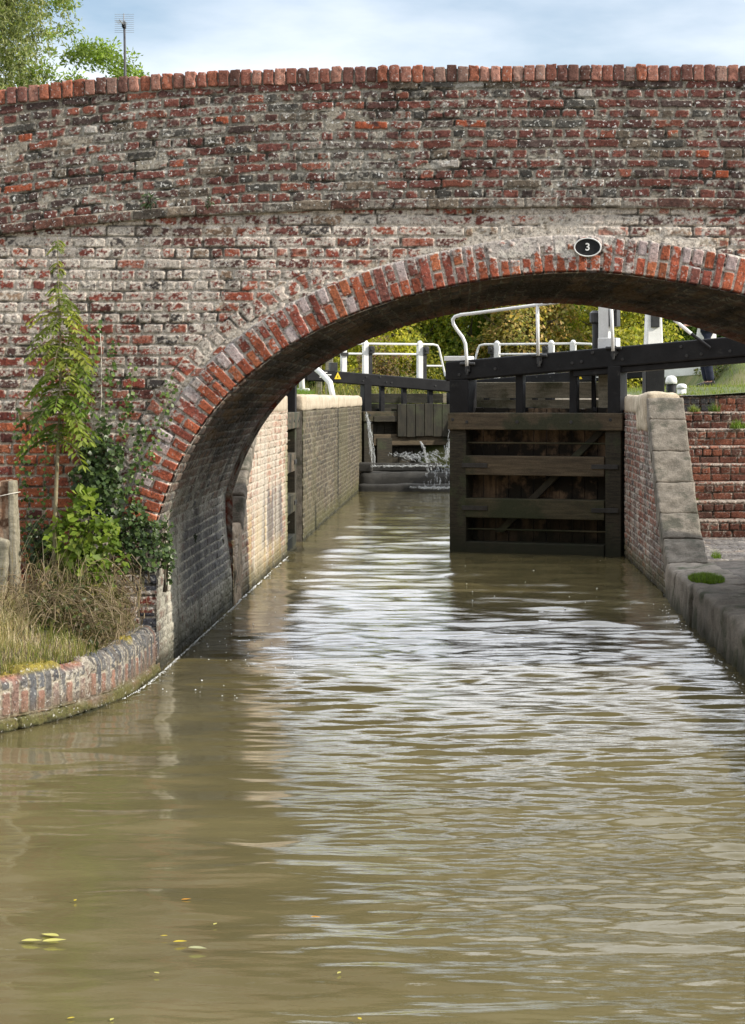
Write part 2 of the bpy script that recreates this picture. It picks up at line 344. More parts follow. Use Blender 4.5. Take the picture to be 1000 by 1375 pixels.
M['alu'] = mat_noise('dull aluminium', (.30, .31, .34), (.36, .37, .40), 9, .45, bumpd=0)
M['leaf'] = mat_leaf('leaves'); M['ivy'] = mat_leaf('ivy leaves', .15, .4); M['straw'] = mat_leaf('dry grass blades', .25, .8)
M['foam'] = mat_noise('white water', (.62, .65, .66), (.80, .82, .82), 20, .5, bumpd=.01, fine=.1)
def soften(m, f):
    nt = m.node_tree; p = nt.nodes['Principled BSDF']; t = nt.nodes.new('ShaderNodeBsdfTransparent'); x = nt.nodes.new('ShaderNodeMixShader'); x.inputs[0].default_value = f
    nt.links.new(p.outputs[0], x.inputs[1]); nt.links.new(t.outputs[0], x.inputs[2]); nt.links.new(x.outputs[0], nt.nodes['Material Output'].inputs[0])
M['spray'] = mat_noise('falling water', (.62, .65, .66), (.80, .82, .82), 20, .4, bumpd=.01, fine=.1); soften(M['spray'], .70)
M['skin'] = mat_noise('skin', (.42, .24, .17), (.48, .28, .20), 9, .6, bumpd=0, fine=.05)
M['navy'] = mat_noise('navy trousers cloth', (.010, .013, .028), (.022, .027, .05), 14, .85, bumpd=.003)
M['knit'] = mat_noise('white knitted top', (.60, .60, .58), (.72, .72, .70), 3, .9, (16, 16, 1), .012, fine=.08)
M['hair'] = mat_noise('brown hair', (.05, .03, .018), (.09, .055, .03), 30, .6, (5, 5, 1), .002)
M['boot'] = mat_noise('dark shoes', (.015, .013, .012), (.03, .027, .025), 9, .5, bumpd=.001)

# ------------------------------------------------------------------ measured curves of the bridge
YF, YB = 14.5, 19.4                     # front and back faces of the bridge
SB = F / YF                             # photo pixels per metre on the front face
def bx(u): return (u - U0) / SB
def bz(v): return EYE + (V0 - v) / SB
def at(u, v, Y): return Vector(((u - U0) * Y / F, Y, EYE + (V0 - v) * Y / F))
XC = 0.777
_l = [(208, 705), (212, 690), (225, 650), (251, 598), (285, 548), (318, 513), (360, 479), (409, 449), (458, 426), (500, 409), (565, 391), (650, 374), (710, 366), (770, 363)]
_lx = np.array([bx(u) for u, v in _l]); _lz = np.array([bz(v) for u, v in _l])
_rr = [(.31, .885), (.8, .80), (1.01, .775), (1.19, .73), (1.58, .60), (1.86, .51), (2.2, .35), (2.5, .10), (2.7, -.18), (2.86, -.62), (2.912, -.88)]
_px = np.concatenate([_lx, [XC + a for a, b in _rr]]); _pz = np.concatenate([_lz, [EYE + b for a, b in _rr]])
def smooth_curve(px, pz, n=400, w=9):
    c = np.concatenate([[0], np.cumsum(np.hypot(np.diff(px), np.diff(pz)))]); q = np.linspace(0, c[-1], n)
    x = np.interp(q, c, px); z = np.interp(q, c, pz)
    for _ in range(3):
        xp = np.pad(x, w, mode='reflect', reflect_type='odd'); zp = np.pad(z, w, mode='reflect', reflect_type='odd'); k = np.ones(2 * w + 1) / (2 * w + 1)
        x = np.convolve(xp, k, 'valid'); z = np.convolve(zp, k, 'valid')
    return x, z
AX, AZ = smooth_curve(_px, _pz)
AX[0] = bx(208); AX[-1] = 2 * XC - AX[0]
AC = np.concatenate([[0], np.cumsum(np.hypot(np.diff(AX), np.diff(AZ)))]); ALEN = AC[-1]
_tx = np.gradient(AX); _tz = np.gradient(AZ); _n = np.hypot(_tx, _tz); ANX, ANZ = -_tz / _n, _tx / _n     # outward normals
_sx = np.array([-9, -6, bx(0), bx(125), bx(250), bx(375), bx(500), bx(750), bx(1000), 4.5, 7, 9]); _sz = np.array([1.9, 2.62, bz(317), bz(302), bz(291.5), bz(286), bz(282.5), bz(280), bz(281.5), 3.12, 2.65, 2.1])
_txx = np.array([-9, -6, bx(0), bx(125), bx(250), bx(375), bx(500), bx(750), bx(1000), 4.5, 7, 9]); _tzz = np.array([3.05, 3.72, bz(120), bz(107), bz(97.5), bz(93), bz(90), bz(88), bz(88), 4.15, 3.72, 3.2])
def _sm(xs, zs):
    q = np.linspace(-9, 9, 721); z = np.interp(q, xs, zs); k = np.ones(25) / 25
    for _ in range(2): z = np.convolve(np.pad(z, 12, mode='reflect', reflect_type='odd'), k, 'valid')
    return q, z
_qs, _zs = _sm(_sx, _sz); _qt, _zt = _sm(_txx, _tzz)
def z_string(x): return np.interp(x, _qs, _zs)
def z_top(x): return np.interp(x, _qt, _zt)
def dense_axis(a, b, fa, fb, fine, coarse):
    return np.unique(np.concatenate([np.arange(a, fa, coarse), np.arange(fa, fb, fine), np.arange(fb, b + 1e-6, coarse)]))

# ------------------------------------------------------------------ the bridge
bridge = empty('canal_bridge', (0, 16.9, 0), 0, 'old red brick humpback canal bridge with a wide flat arch over the water', 'bridge')
def place(o):           # bridge parts are modelled in world space
    o.location = (0, -16.9, 0); return o

def build_spandrel():
    xs = dense_axis(-8, 7, -5.2, 3.9, .0064, .03); zs = np.arange(-.35, 3.36, .0064)
    S, T = np.meshgrid(xs, zs, indexing='ij')
    # distance and position along the arch ring on a coarse lattice, then interpolated
    gx = np.linspace(-8, 7, 301); gz = np.linspace(-.4, 3.4, 77); GX, GZ = np.meshgrid(gx, gz, indexing='ij')
    dd = np.hypot(GX[..., None] - AX[::2], GZ[..., None] - AZ[::2]); im = dd.argmin(-1); D = dd.min(-1); A = AC[::2][im]
    inside = (np.interp(GX, AX, AZ) > GZ) & (GX > AX[0]) & (GX < AX[-1]); D = np.where(inside, -D, D)
    D = np.where(GZ < AZ[0] - .03, np.abs(D), D)
    def bil(G):
        fx = np.clip((S - gx[0]) / (gx[1] - gx[0]), 0, len(gx) - 1.001); fz = np.clip((T - gz[0]) / (gz[1] - gz[0]), 0, len(gz) - 1.001)
        i = fx.astype(int); j = fz.astype(int); a = fx - i; b = fz - j
        return (G[i, j] * (1 - a) + G[i + 1, j] * a) * (1 - b) + (G[i, j + 1] * (1 - a) + G[i + 1, j + 1] * a) * b
    D = bil(D); A = bil(A)
    above = np.interp(S, AX, AZ); inarch = (S > AX[0]) & (S < AX[-1]) & (T < above)
    pat = pat_bricks(S, T - .02, .0755, 'mixed', 21, .007)
    # an outer course of headers that follows the ring
    d2, j2, k2 = pat_bricks(A, D - .275, .118, 'plain', 31, .006, .08, .012)
    on2 = (D > .275) & (D < .393) & (T > 1.0) & (A < 2.0)
    pat = (np.where(on2, d2, pat[0]), np.where(on2, j2 + 9000, pat[1]), np.where(on2, k2, pat[2]))
    crown = np.exp(-((S - .75) / .9) ** 2)
    band = np.exp(-((D - .265) / .035) ** 2)
    smear = .30 * band + .36 * crown * sst(.75, .3, D) - .02 + .14 * (fbm(S * 1.1, T * 1.4, 77, 3) - .5) * 2
    lowleft = sst(-2.55, -2.8, S) * sst(1.85, 1.7, T)        # rebuilt patch of clean orange bricks by the post
    lime = .235 + .10 * sst(2.3, 2.9, T) - .36 * lowleft + .05 * sst(1.6, 2.1, T) + .10 * on2 + .12 * (fbm(S * 1.3, T * 1.6, 74, 3) - .5)
    H, C = masonry(S, T, pat, 23, lime=lime, smear=smear - .4 * lowleft, alpha=.62, mortar=(.43, .365, .285), limecol=(.66, .59, .51), pal=[(.25, .068, .048), (.20, .058, .045), (.31, .09, .055), (.15, .056, .046), (.11, .06, .052), (.08, .07, .066), (.28, .19, .13)])
    orange = np.array((.42, .125, .055)); ll = lowleft * sst(.006, .011, pat[0]) * (hash2(pat[1], pat[2], 5) < .8)
    C[..., :3] = mix(C[..., :3], orange * (.55 + .8 * fbm(S * 14, T * 18, 5, 3))[..., None], ll * .8)
    # bare orange-red brick faces scattered through the wall, more towards the ring
    bare = (hash2(pat[1], pat[2], 99) < .10 + .22 * sst(.7, .3, D)) * sst(.008, .014, pat[0]) * sst(.42, .52, fbm(S * 16, T * 16, 98, 3))
    C[..., :3] = mix(C[..., :3], np.array((.33, .085, .045)) * (.6 + .7 * fbm(S * 16, T * 18, 6, 3))[..., None], bare * .75)
    # blue engineering brick quoins below the springing
    q = (S > -2.24) & (T < 1.03) & (S < -2.0)
    kq = np.floor((T + .02) / .15)
    C[..., :3] = np.where((q & (kq % 2 == 0) & (pat[0] > .006))[..., None], np.array((.06, .062, .075)) * (.7 + .6 * fbm(S * 30, T * 30, 3, 2))[..., None], C[..., :3])
    damp = sst(.75, .1, T + .2 * fbm(S * 4, T * 4, 8, 3)); C[..., :3] *= (1 - .35 * damp)[..., None]
    P = np.stack([S, YF - H, T], -1)
    keep = ((~inarch) | (D > -.012)) & (D > .02) & (T < z_string(S) + .03)
    keep = keep | ((S < AX[0] + .014) & (T < AZ[0] - .02))
    keep = keep & ~((S > AX[0] + .014) & (S < AX[-1]) & (T < AZ[0] + .03))
    place(link('spandrel_wall', grid_mesh('spandrel_wall', P, C, keep), M['brick'], bridge, True))
build_spandrel()

def build_parapet():
    xs = dense_axis(-8, 7, -5.2, 3.9, .0064, .03); ts = np.arange(0, .93, .0062)
    S, T = np.meshgrid(xs, ts, indexing='ij')
    hgt = (z_top(S) - .108 - z_string(S)); T0 = T / .93 * hgt
    pat = pat_bricks(S, T0 - .085, .0745, 'english', 41, .008)
    top = (T0 < .085)
    big = fbm(S * .8, T0 * 1.5, 47, 3)
    H, C = masonry(S, T0, pat, 43, pal=[(.185, .066, .050), (.145, .054, .044), (.22, .076, .050), (.105, .050, .043), (.082, .056, .050), (.074, .070, .062), (.15, .12, .09)], wts=(.26, .24, .10, .18, .09, .07, .06),
                   mortar=(.32, .285, .23), lime=.145 + .26 * (big - .5), limecol=(.36, .335, .29), smear=.07 + .3 * (big - .5), alpha=.85, wear=.010, depth=.009, joint=.0075)
    hot = (hash2(pat[1], pat[2], 88) < .022) * sst(.008, .013, pat[0]) * sst(.40, .5, fbm(S * 16, T * 16, 97, 3))
    C[..., :3] = mix(C[..., :3], np.array((.36, .085, .035)), hot * .8)
    wh = (hash2(pat[1], pat[2], 89) < .012) * sst(.006, .011, pat[0]); C[..., :3] = mix(C[..., :3], np.array((.42, .40, .36)), wh * .8)
    P = np.stack([S, YF - .022 - H, z_string(S) + .06 + T / .93 * (hgt - .06)], -1)
    place(link('parapet_wall', grid_mesh('parapet_wall', P, C), M['brick'], bridge, True))
    # projecting string course of two thin brick courses
    ts = np.linspace(0, 1, 34); S, T = np.meshgrid(xs, ts, indexing='ij')
    seg = np.clip(T * 3, 0, 3)       # underside, face, top
    dep = np.where(seg < 1, seg, np.where(seg < 2, 1, 3 - seg)); zz = np.where(seg < 1, 0, np.where(seg < 2, seg - 1, 1))
    pat = pat_bricks(S, zz * .075 - .0, .0755, 'plain', 51, .004)
    H, C = masonry(S, zz * .075, pat, 53, pal=[(.16, .075, .055), (.12, .062, .05), (.10, .085, .07), (.2, .16, .12)], wts=(.3, .3, .25, .15), lime=.22, limecol=(.33, .30, .255), alpha=.75, joint=.004)
    wav = .012 * (fbm(S * 3, S * 0, 54, 3) - .5)
    P = np.stack([S, YF + .03 - dep * (.070 + H * 1.2 + wav), z_string(S) + .004 + zz * .072 + wav * .6], -1)
    place(link('string_course', grid_mesh('string_course', P, C), M['brick'], bridge, True))
build_parapet()

def rounded_block(corners, r=.012, amp=.006, n=6, nscale=9, seed=0):
    """surface of a hexahedron with worn, rounded edges; corners ordered like MB.hexa"""
    c = np.array([tuple(p) for p in corners], float)
    half = np.array([np.linalg.norm(c[1] - c[0]), np.linalg.norm(c[2] - c[0]), np.linalg.norm(c[4] - c[0])]) / 2
    def tri(p):
        u, v, w = [(p[:, i] / half[i] + 1) / 2 for i in range(3)]
        u, v, w = u[:, None], v[:, None], w[:, None]
        return ((c[0] * (1 - u) + c[1] * u) * (1 - v) + (c[2] * (1 - u) + c[3] * u) * v) * (1 - w) + ((c[4] * (1 - u) + c[5] * u) * (1 - v) + (c[6] * (1 - u) + c[7] * u) * v) * w
    ns = [max(3, min(26, int(2 * h / (min(half) * 2) * n))) for h in half]
    key = {}; V = []; Fc = []
    def vid(p):
        k = tuple(np.round(p, 5))
        if k not in key: key[k] = len(V); V.append(p)
        return key[k]
    for ax in range(3):
        a, b = [(1, 2), (2, 0), (0, 1)][ax]
        for sg in (-1, 1):
            ga = -np.cos(np.linspace(0, np.pi, ns[a] + 1)) * .35 + np.linspace(-1, 1, ns[a] + 1) * .65
            gb = -np.cos(np.linspace(0, np.pi, ns[b] + 1)) * .35 + np.linspace(-1, 1, ns[b] + 1) * .65
            ids = [[vid(np.array([sg * half[ax] if q == ax else (ga[i] * half[a] if q == a else gb[j] * half[b]) for q in range(3)])) for j in range(len(gb))] for i in range(len(ga))]
            for i in range(len(ga) - 1):
                for j in range(len(gb) - 1):
                    q = (ids[i][j], ids[i + 1][j], ids[i + 1][j + 1], ids[i][j + 1]); Fc.append(q if sg > 0 else q[::-1])
    V = np.array(V); rr = min(r, min(half) * .95); inner = np.clip(V, -(half - rr), half - rr); d = V - inner; l = np.linalg.norm(d, axis=1, keepdims=True)
    P = inner + d / np.maximum(l, 1e-9) * rr * (l > 1e-9); P = np.where(l > 1e-9, P, V)
    W = tri(P); nrm = P / np.maximum(np.linalg.norm(P, axis=1, keepdims=True), 1e-9); ctr = W.mean(0)
    out = []
    for w in W:
        o = mnoise.noise_vector(Vector(w) * nscale + Vector((seed * 3.1, seed, 0))) * amp + mnoise.noise_vector(Vector(w) * nscale * 3.3) * amp * .4
        out.append(Vector(w) + o)
    return out, Fc

def build_coping():
    mb = MB(); rnd = random.Random(5); x = -7.9
    pal = [(.34, .155, .115), (.25, .10, .072), (.40, .20, .15), (.22, .10, .08), (.32, .115, .07), (.33, .20, .16), (.14, .07, .055)]
    while x < 6.9:
        w = .068 + rnd.uniform(-.004, .004); ang = 0
        z0 = float(z_top(x + w / 2)) - .113 + rnd.uniform(-.004, .004); h = .112 + rnd.uniform(-.008, .006); y0 = YF - .050 + rnd.uniform(-.010, .010)
        sl = float(z_top(x + w) - z_top(x)) / w * .5 + rnd.uniform(-.03, .03)
        cs = [(x - sl * 0, y0, z0), (x + w, y0, z0 + sl * w), (x, y0 + .225, z0), (x + w, y0 + .225, z0 + sl * w)]
        cs += [(a + rnd.uniform(-.003, .003) - sl * h * .3, b, c + h) for a, b, c in cs]
        infr = -3.4 < x < 2.2
        v, f = rounded_block(cs, rnd.choice([.003, .005, .008, .014]), rnd.choice([.003, .005, .009]), 6 if infr else 3, 30, rnd.random() * 50)
        t = rnd.uniform(.7, 1.15); mb.col = tuple(q * t for q in rnd.choice(pal)); mb.add(v, f)
        x += w + .0075 + rnd.uniform(0, .005)
    place(mb.build('parapet_coping', M['brick'], bridge, True, 0, True))
    # mortar bed between the coping bricks
    xs = np.linspace(-7.9, 6.9, 300); P = np.zeros((300, 4, 3)); zt = z_top(xs)
    for i, (yy, dz) in enumerate([(YF - .030, -.125), (YF - .030, -.022), (YF + .15, -.022), (YF + .15, -.125)]): P[:, i] = np.stack([xs, xs * 0 + yy, zt + dz], -1)
    place(link('mortar_bed', grid_mesh('mortar_bed', P, np.full((300, 4, 4), (.22, .19, .15, .2))), M['brick'], bridge))
build_coping()

def build_ring():
    ss = np.arange(-.0, ALEN, .0055); ts = np.concatenate([[-.03], np.arange(-.002, .25, .006), [.262]])
    S, T = np.meshgrid(ss, ts, indexing='ij')
    X = np.interp(S, AC, AX); Z = np.interp(S, AC, AZ); NX = np.interp(S, AC, ANX); NZ = np.interp(S, AC, ANZ)
    pat = pat_ring(S, T, 61)
    u = X * SB + U0
    newr = sst(845, 856, u)                                                       # the crisper repaired stretch on the right
    crown = sst(610, 680, u) * (1 - newr) * .9
    pal = [(.36, .10, .05), (.31, .082, .045), (.25, .07, .048), (.40, .13, .062), (.20, .075, .058)]
    H, C = masonry(S, T, pat, 63, pal=pal, wts=(.3, .25, .2, .15, .1), mortar=(.62, .57, .50), lime=.10 + .22 * sst(.10, .24, T) + .16 * crown - .14 * newr, limecol=(.52, .46, .42),
                   smear=-.06 + .50 * crown * sst(.06, .15, T + .08 * (fbm(S * 4, T * 4, 64, 3) - .5)), joint=.0065, depth=.014, alpha=.35, wear=.003 + .009 * crown)
    pale = ((hash2(pat[1], pat[2], 66) < .26 - .26 * crown + .45 * newr * (pat[2] == 2)) & (T > .10 - .10 * (hash2(pat[1], pat[2], 67) < .3))) * sst(.005, .009, pat[0])
    C[..., :3] = mix(C[..., :3], np.array((.50, .44, .43)) * (.75 + .5 * fbm(S * 20, T * 20, 68, 3))[..., None], pale * (.55 + .4 * fbm(S * 9, T * 9, 69, 2)))
    und = T < -.001
    P = np.stack([X + NX * np.maximum(T, -.012), np.where(und, YF + .03, YF - .010 - H - .006 * newr), Z + NZ * np.maximum(T, -.012)], -1)
    P[:, -1, 1] = YF + .02
    place(link('arch_ring', grid_mesh('arch_ring', P, C, flip=True), M['brick_new'], bridge, True))
build_ring()

def build_barrel():
    low = AZ[0] + .35; s1 = np.arange(-low, ALEN * .62, .0085); s2 = np.arange(ALEN * .62, ALEN + low, .02)
    ss = np.concatenate([s1, s2]); ys = np.arange(-.012, YB - YF + .004, .0098)
    S, T = np.meshgrid(ss, ys, indexing='ij'); q = np.clip(S, 0, ALEN)
    X = np.interp(q, AC, AX); Z = np.interp(q, AC, AZ) - np.maximum(-S, 0) - np.maximum(S - ALEN, 0)
    NX = np.interp(q, AC, ANX); NZ = np.interp(q, AC, ANZ)
    NX = np.where(S < 0, -1, np.where(S > ALEN, 1, NX)); NZ = np.where((S < 0) | (S > ALEN), 0, NZ)
    pat = pat_bricks(T, S, .0755, 'mixed', 71, .007)
    up = sst(.6, 1.9, Z)
    blue = sst(.25, .35, Z) * sst(1.05, .85, Z) * sst(.2, .34, T / 4.9 + .5 * (fbm(S * 2, T * 2, 75, 2) - .5)) * sst(1, .86, T / 4.9)
    H, C = masonry(T, S, pat, 73, pal=[(.25, .165, .13), (.20, .14, .115), (.14, .12, .11), (.30, .20, .15), (.12, .12, .125)], wts=(.28, .25, .2, .15, .12),
                   mortar=(.46, .44, .37), lime=.44 - .40 * up - .16 * sst(.8, .25, T), limecol=(.56, .54, .45), smear=.27 - .15 * up - .25 * sst(.8, .25, T) + .25 * (fbm(T * 5, S * .7, 84, 3) - .5), alpha=.3, depth=.006, wear=.009)
    stk = sst(.50, .68, fbm(T * 7, S * .55, 83, 4)) * (1 - up); C[..., :3] = mix(C[..., :3], np.array((.40, .38, .31)), stk * .45); stk = sst(.54, .70, fbm(T * 6 + 9, S * .5, 85, 4)); C[..., :3] = mix(C[..., :3], np.array((.06, .056, .045)), stk * .5)
    blk = blue * sst(.006, .01, pat[0]); C[..., :3] = mix(C[..., :3], np.array((.075, .078, .088)) * (.7 + .6 * fbm(S * 20, T * 20, 76, 2))[..., None], blk * .75)
    # soot and damp streaks that run along the vault, orange brick near the far edge
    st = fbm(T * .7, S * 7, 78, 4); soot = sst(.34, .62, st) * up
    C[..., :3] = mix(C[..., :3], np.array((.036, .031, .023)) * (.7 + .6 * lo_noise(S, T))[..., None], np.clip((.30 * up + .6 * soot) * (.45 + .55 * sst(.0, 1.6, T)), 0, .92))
    och = up * sst(.55, .68, fbm(T * .9 + 5, S * 9, 79, 4)); C[..., :3] = mix(C[..., :3], np.array((.20, .125, .06)), och * .6)
    far = sst(3.4, 4.3, T + .6 * (fbm(S * 3, T * 3, 70, 3) - .5)) * sst(1.4, 2.2, Z) * sst(.005, .010, pat[0]); C[..., :3] = mix(C[..., :3], np.array((.24, .085, .045)), far * .6)
    grn = sst(.42, .05, Z + .35 * (fbm(T * 2, S * 2, 80, 4) - .5)); C[..., :3] = mix(C[..., :3], np.array((.060, .058, .026)), grn * .8)
    C[..., :3] *= (1 - .38 * sst(.7, .2, T))[..., None]  # front strip's colour darkened to offset the sunlight falling on it
    wet = sst(.17, .03, Z + .16 * (fbm(T * 3, S * 3, 81, 3) - .5)); C[..., :3] = mix(C[..., :3], np.array((.020, .021, .012)), wet * .85)
    und = .012 * (fbm(T * 1.5, S * 1.5, 82, 3) - .5)
    Hn = (H * 1.3 + und) * sst(4.9, 4.75, T); X = X - .065 * (T / 4.9) * sst(.15, .9, Z) * sst(.35, .05, S / ALEN)
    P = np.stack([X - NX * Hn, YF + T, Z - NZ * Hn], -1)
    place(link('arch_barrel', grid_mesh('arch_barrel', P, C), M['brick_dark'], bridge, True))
def lo_noise(S, T): return fbm(S * 10, T * 10, 12, 3)
build_barrel()

def build_back():
    # far face, far parapet, deck and the inner faces of both parapets
    for x0, x1, arch in ((-8, AX[0], False), (AX[0], AX[-1], True), (AX[-1], 7.0, False)):
        xs = np.linspace(x0, x1, int((x1 - x0) / .03)); S, Q = np.meshgrid(xs, np.linspace(0, 1, 110), indexing='ij')
        lo = np.interp(S, AX, AZ) if arch else S * 0 - .3
        T = lo + Q * (z_top(S) - .02 - lo); pat = pat_bricks(S, T, .075, 'mixed', 91); H, C = masonry(S, T, pat, 93)
        place(link('back_wall', grid_mesh('back_wall', np.stack([S, YB + H * .5, T], -1), C, None, True), M['brick'], bridge))
    xs = np.arange(-8, 7.01, .1)
    prof = [(YF + .1, lambda x: z_top(x) - .11), (YF + .34, lambda x: z_top(x) - .11), (YF + .34, lambda x: z_string(x) - .05), (YB - .34, lambda x: z_string(x) - .05), (YB - .34, lambda x: z_top(x) - .02), (YB + .0, lambda x: z_top(x) - .02)]
    P = np.zeros((len(xs), len(prof), 3))
    for i, (y, fz) in enumerate(prof): P[:, i] = np.stack([xs, xs * 0 + y, fz(xs)], -1)
    place(link('bridge_deck', grid_mesh('bridge_deck', P, np.full(P.shape[:2] + (4,), (.2, .15, .11, .3)), flip=False), M['brick'], bridge))
build_back()

# number plate on the bridge
def build_plate():
    c = (bx(788), YF - .052, bz(333)); t = empty('number_plate', c, 0, 'small oval black plate with white rim reading 3 above the arch', 'sign')
    def oval(rx, rz, y0, y1, n=48):
        mb = MB(); vs = [(rx * math.cos(2 * math.pi * k / n), y, rz * math.sin(2 * math.pi * k / n)) for y in (y0, y1) for k in range(n)]
        fs = [(k, (k + 1) % n, n + (k + 1) % n, n + k) for k in range(n)] + [tuple(range(n)), tuple(range(2 * n - 1, n - 1, -1))]
        return mb.add(vs, fs)
    n = 64; mb = MB(); rx, rz = .096, .067
    pr = [(1.0, .0), (1.0, -.012), (.97, -.016), (.90, -.016), (.885, -.008), (.885, .0)]
    vs = [(rx * s * math.cos(2 * math.pi * k / n) if i < 3 else (rx - (1 - s) * .08) * math.cos(2 * math.pi * k / n), y, (rz - (1 - s) * .08) * math.sin(2 * math.pi * k / n)) for i, (s, y) in enumerate(pr) for k in range(n)]
    fs = [(i * n + k, i * n + (k + 1) % n, (i + 1) * n + (k + 1) % n, (i + 1) * n + k) for i in range(len(pr) - 1) for k in range(n)]
    mb.add(vs, fs); mb.build('rim', M['white'], t, True)
    oval(.0885, .0595, -.007, .03).build('plate', M['black'], t)
    cu = bpy.data.curves.new('numeral', 'FONT'); cu.body = '3'; cu.size = .072; cu.extrude = .003; cu.offset = .0012; cu.align_x = 'CENTER'; cu.align_y = 'CENTER'
    tmp = bpy.data.objects.new('numeral_text', cu); COL.objects.link(tmp)
    dg = bpy.context.evaluated_depsgraph_get(); me = bpy.data.meshes.new_from_object(tmp.evaluated_get(dg)); bpy.data.objects.remove(tmp)
    o = link('numeral', me, M['white'], t); o.location = (0, -.010, 0); o.rotation_euler = (math.radians(90), 0, 0)
build_plate()

# ------------------------------------------------------------------ channel walls, lock sides, ground
XL, XR = -2.13, 1.98
def side_wall(name, label, X, y0, y1, ztop, facing, seed, res=.012, parent=None, pal=RED, wts=(.26, .22, .12, .18, .12, .05, .05), zlow=-.35, mat='brick', stain=None, **kw):
    """brick wall along the channel; ztop is a function of Y, facing +1 looks to +X"""
    ys = np.arange(y0, y1 + .001, res); ts = np.linspace(0, 1, int((2.0 - zlow) / (res * .8)))
    S, T = np.meshgrid(ys, ts, indexing='ij'); zt = ztop(S); Z = zlow + T * (zt - zlow)
    pat = pat_bricks(S, Z, .0755, 'mixed', seed, .004)
    H, C = masonry(S, Z, pat, seed + 2, pal=pal, wts=wts, **kw)
    if stain is not None: C = stain(S, Z, C)
    wet = sst(.30, .06, Z + .22 * (fbm(S * 2, Z * 2, seed, 3) - .5)); C[..., :3] = mix(C[..., :3], np.array((.075, .072, .026)), wet * .75)
    wet2 = sst(.10, .0, Z + .08 * (fbm(S * 4, Z * 4, seed, 3) - .5)); C[..., :3] = mix(C[..., :3], np.array((.018, .02, .012)), wet2 * .85)
    P = np.stack([X + facing * H, S, Z], -1)
    o = link(name, grid_mesh(name, P, C, flip=facing < 0), M[mat], parent, True)
    if label: tag(o, label, 'wall')
    return o
def prof(pts):
    a = np.array(sorted(pts)); return lambda y: np.interp(y, a[:, 0], a[:, 1])
def coping_run(mb_or_parent, name, mat, pts, x0, x1, th, seed, r=.035, amp=.012, label=None):
    """separate sloping coping stones: pts are (Y, Z) of the top edge, one stone per span"""
    mb = MB()
    for i in range(len(pts) - 1):
        (ya, za), (yb, zb) = pts[i], pts[i + 1]; g = .004
        d = Vector((0, yb - ya, zb - za)).normalized(); nrm = Vector((0, -d.z, d.y)); nrm = nrm if nrm.z > 0 else -nrm
        A = Vector((0, ya, za)) + d * g; B = Vector((0, yb, zb)) - d * g
        lo = [A - nrm * th, B - nrm * th]; hi = [A, B]
        cs = [Vector((x, p.y, p.z)) for p in (lo[0], lo[1]) for x in (x0, x1)] + [Vector((x, p.y, p.z)) for p in (hi[0], hi[1]) for x in (x0, x1)]
        v, f = rounded_block(cs, r, amp, 7, 6, seed + i); mb.add(v, f)
    return mb.build(name, M[mat], mb_or_parent, True)

# --- right wing wall with its sweeping stone coping
rt = [(25.2, 1.95), (23.6, 1.95), (22.15, 1.95)]; rs = [(22.15, 1.93), (21.86, 1.70), (21.5, 1.38), (21.12, 1.07), (20.72, .78), (20.34, .55), (19.86, .35)]
wing_r = empty('wing_wall', (XR, 22, 0), 0, 'curving brick wing wall beside the steps capped with grey stone slabs', 'wall')
pr = prof([(25.2, 1.78), (22.15, 1.78)] + [(y, z - .17) for y, z in rs[1:]] + [(19.3, .1)])
def stain_r(S, Z, C):
    r = sst(.5, .7, fbm(S * .9, Z * .5, 311, 3)); C[..., :3] = mix(C[..., :3], np.array((.07, .06, .055)), sst(.52, .60, fbm(S * 1.3, Z * .7, 312, 3)) * .45); return C
def wp(o, t): o.parent = t; o.location = -Vector(t.location); return o
wp(side_wall('brick_face', None, XR, 19.3, 25.42, pr, -1, 301, .011, lime=.26, mortar=(.30, .27, .22), alpha=.35, stain=stain_r,
             pal=[(.26, .10, .065), (.2, .085, .06), (.14, .07, .055), (.09, .07, .07), (.3, .16, .11)], wts=(.3, .25, .2, .13, .12)), wing_r)
wp(coping_run(None, 'coping', 'stone', rs, XR - .02, XR + .37, .20, 3, .013, .011), wing_r)
def bull():      # the tall rounded stone where the level coping turns down, and the level stones behind it
    mb = MB()
    v, f = rounded_block([(XR - .025, 22.10, 1.55), (XR + .40, 22.10, 1.62), (XR - .025, 23.4, 1.55), (XR + .40, 23.4, 1.62), (XR - .025, 22.16, 1.985), (XR + .33, 22.2, 1.97), (XR - .025, 23.4, 1.96), (XR + .40, 23.4, 1.96)], .06, .022, 10, 7, 8); mb.add(v, f)
    v, f = rounded_block([(XR - .02, 23.42, 1.74), (XR + .45, 23.42, 1.74), (XR - .02, 25.2, 1.74), (XR + .45, 25.2, 1.74), (XR - .02, 23.42, 1.95), (XR + .45, 23.42, 1.95), (XR - .02, 25.2, 1.95), (XR + .45, 25.2, 1.95)], .04, .012, 6, 4, 9); mb.add(v, f)
    return mb.build('corner_stone', M['stone_pale'], None, True)
wp(bull(), wing_r)
mb = MB(); mb.hexa([(XR + .33, 20.0, -.2), (XR + .35, 20.0, -.2), (XR + .33, 24.2, -.2), (XR + .35, 24.2, -.2), (XR + .33, 20.0, .18), (XR + .35, 20.0, .18), (XR + .33, 24.2, 1.74), (XR + .35, 24.2, 1.74)])
mb.hexa([(XR + .02, 19.6, -.3), (XR + .33, 19.6, -.3), (XR + .02, 25.2, -.3), (XR + .33, 25.2, -.3), (XR + .02, 19.6, .05), (XR + .33, 19.6, .05), (XR + .02, 21.9, .9), (XR + .33, 21.9, .9)])
wp(mb.build('inner_face', M['stone'], None), wing_r)

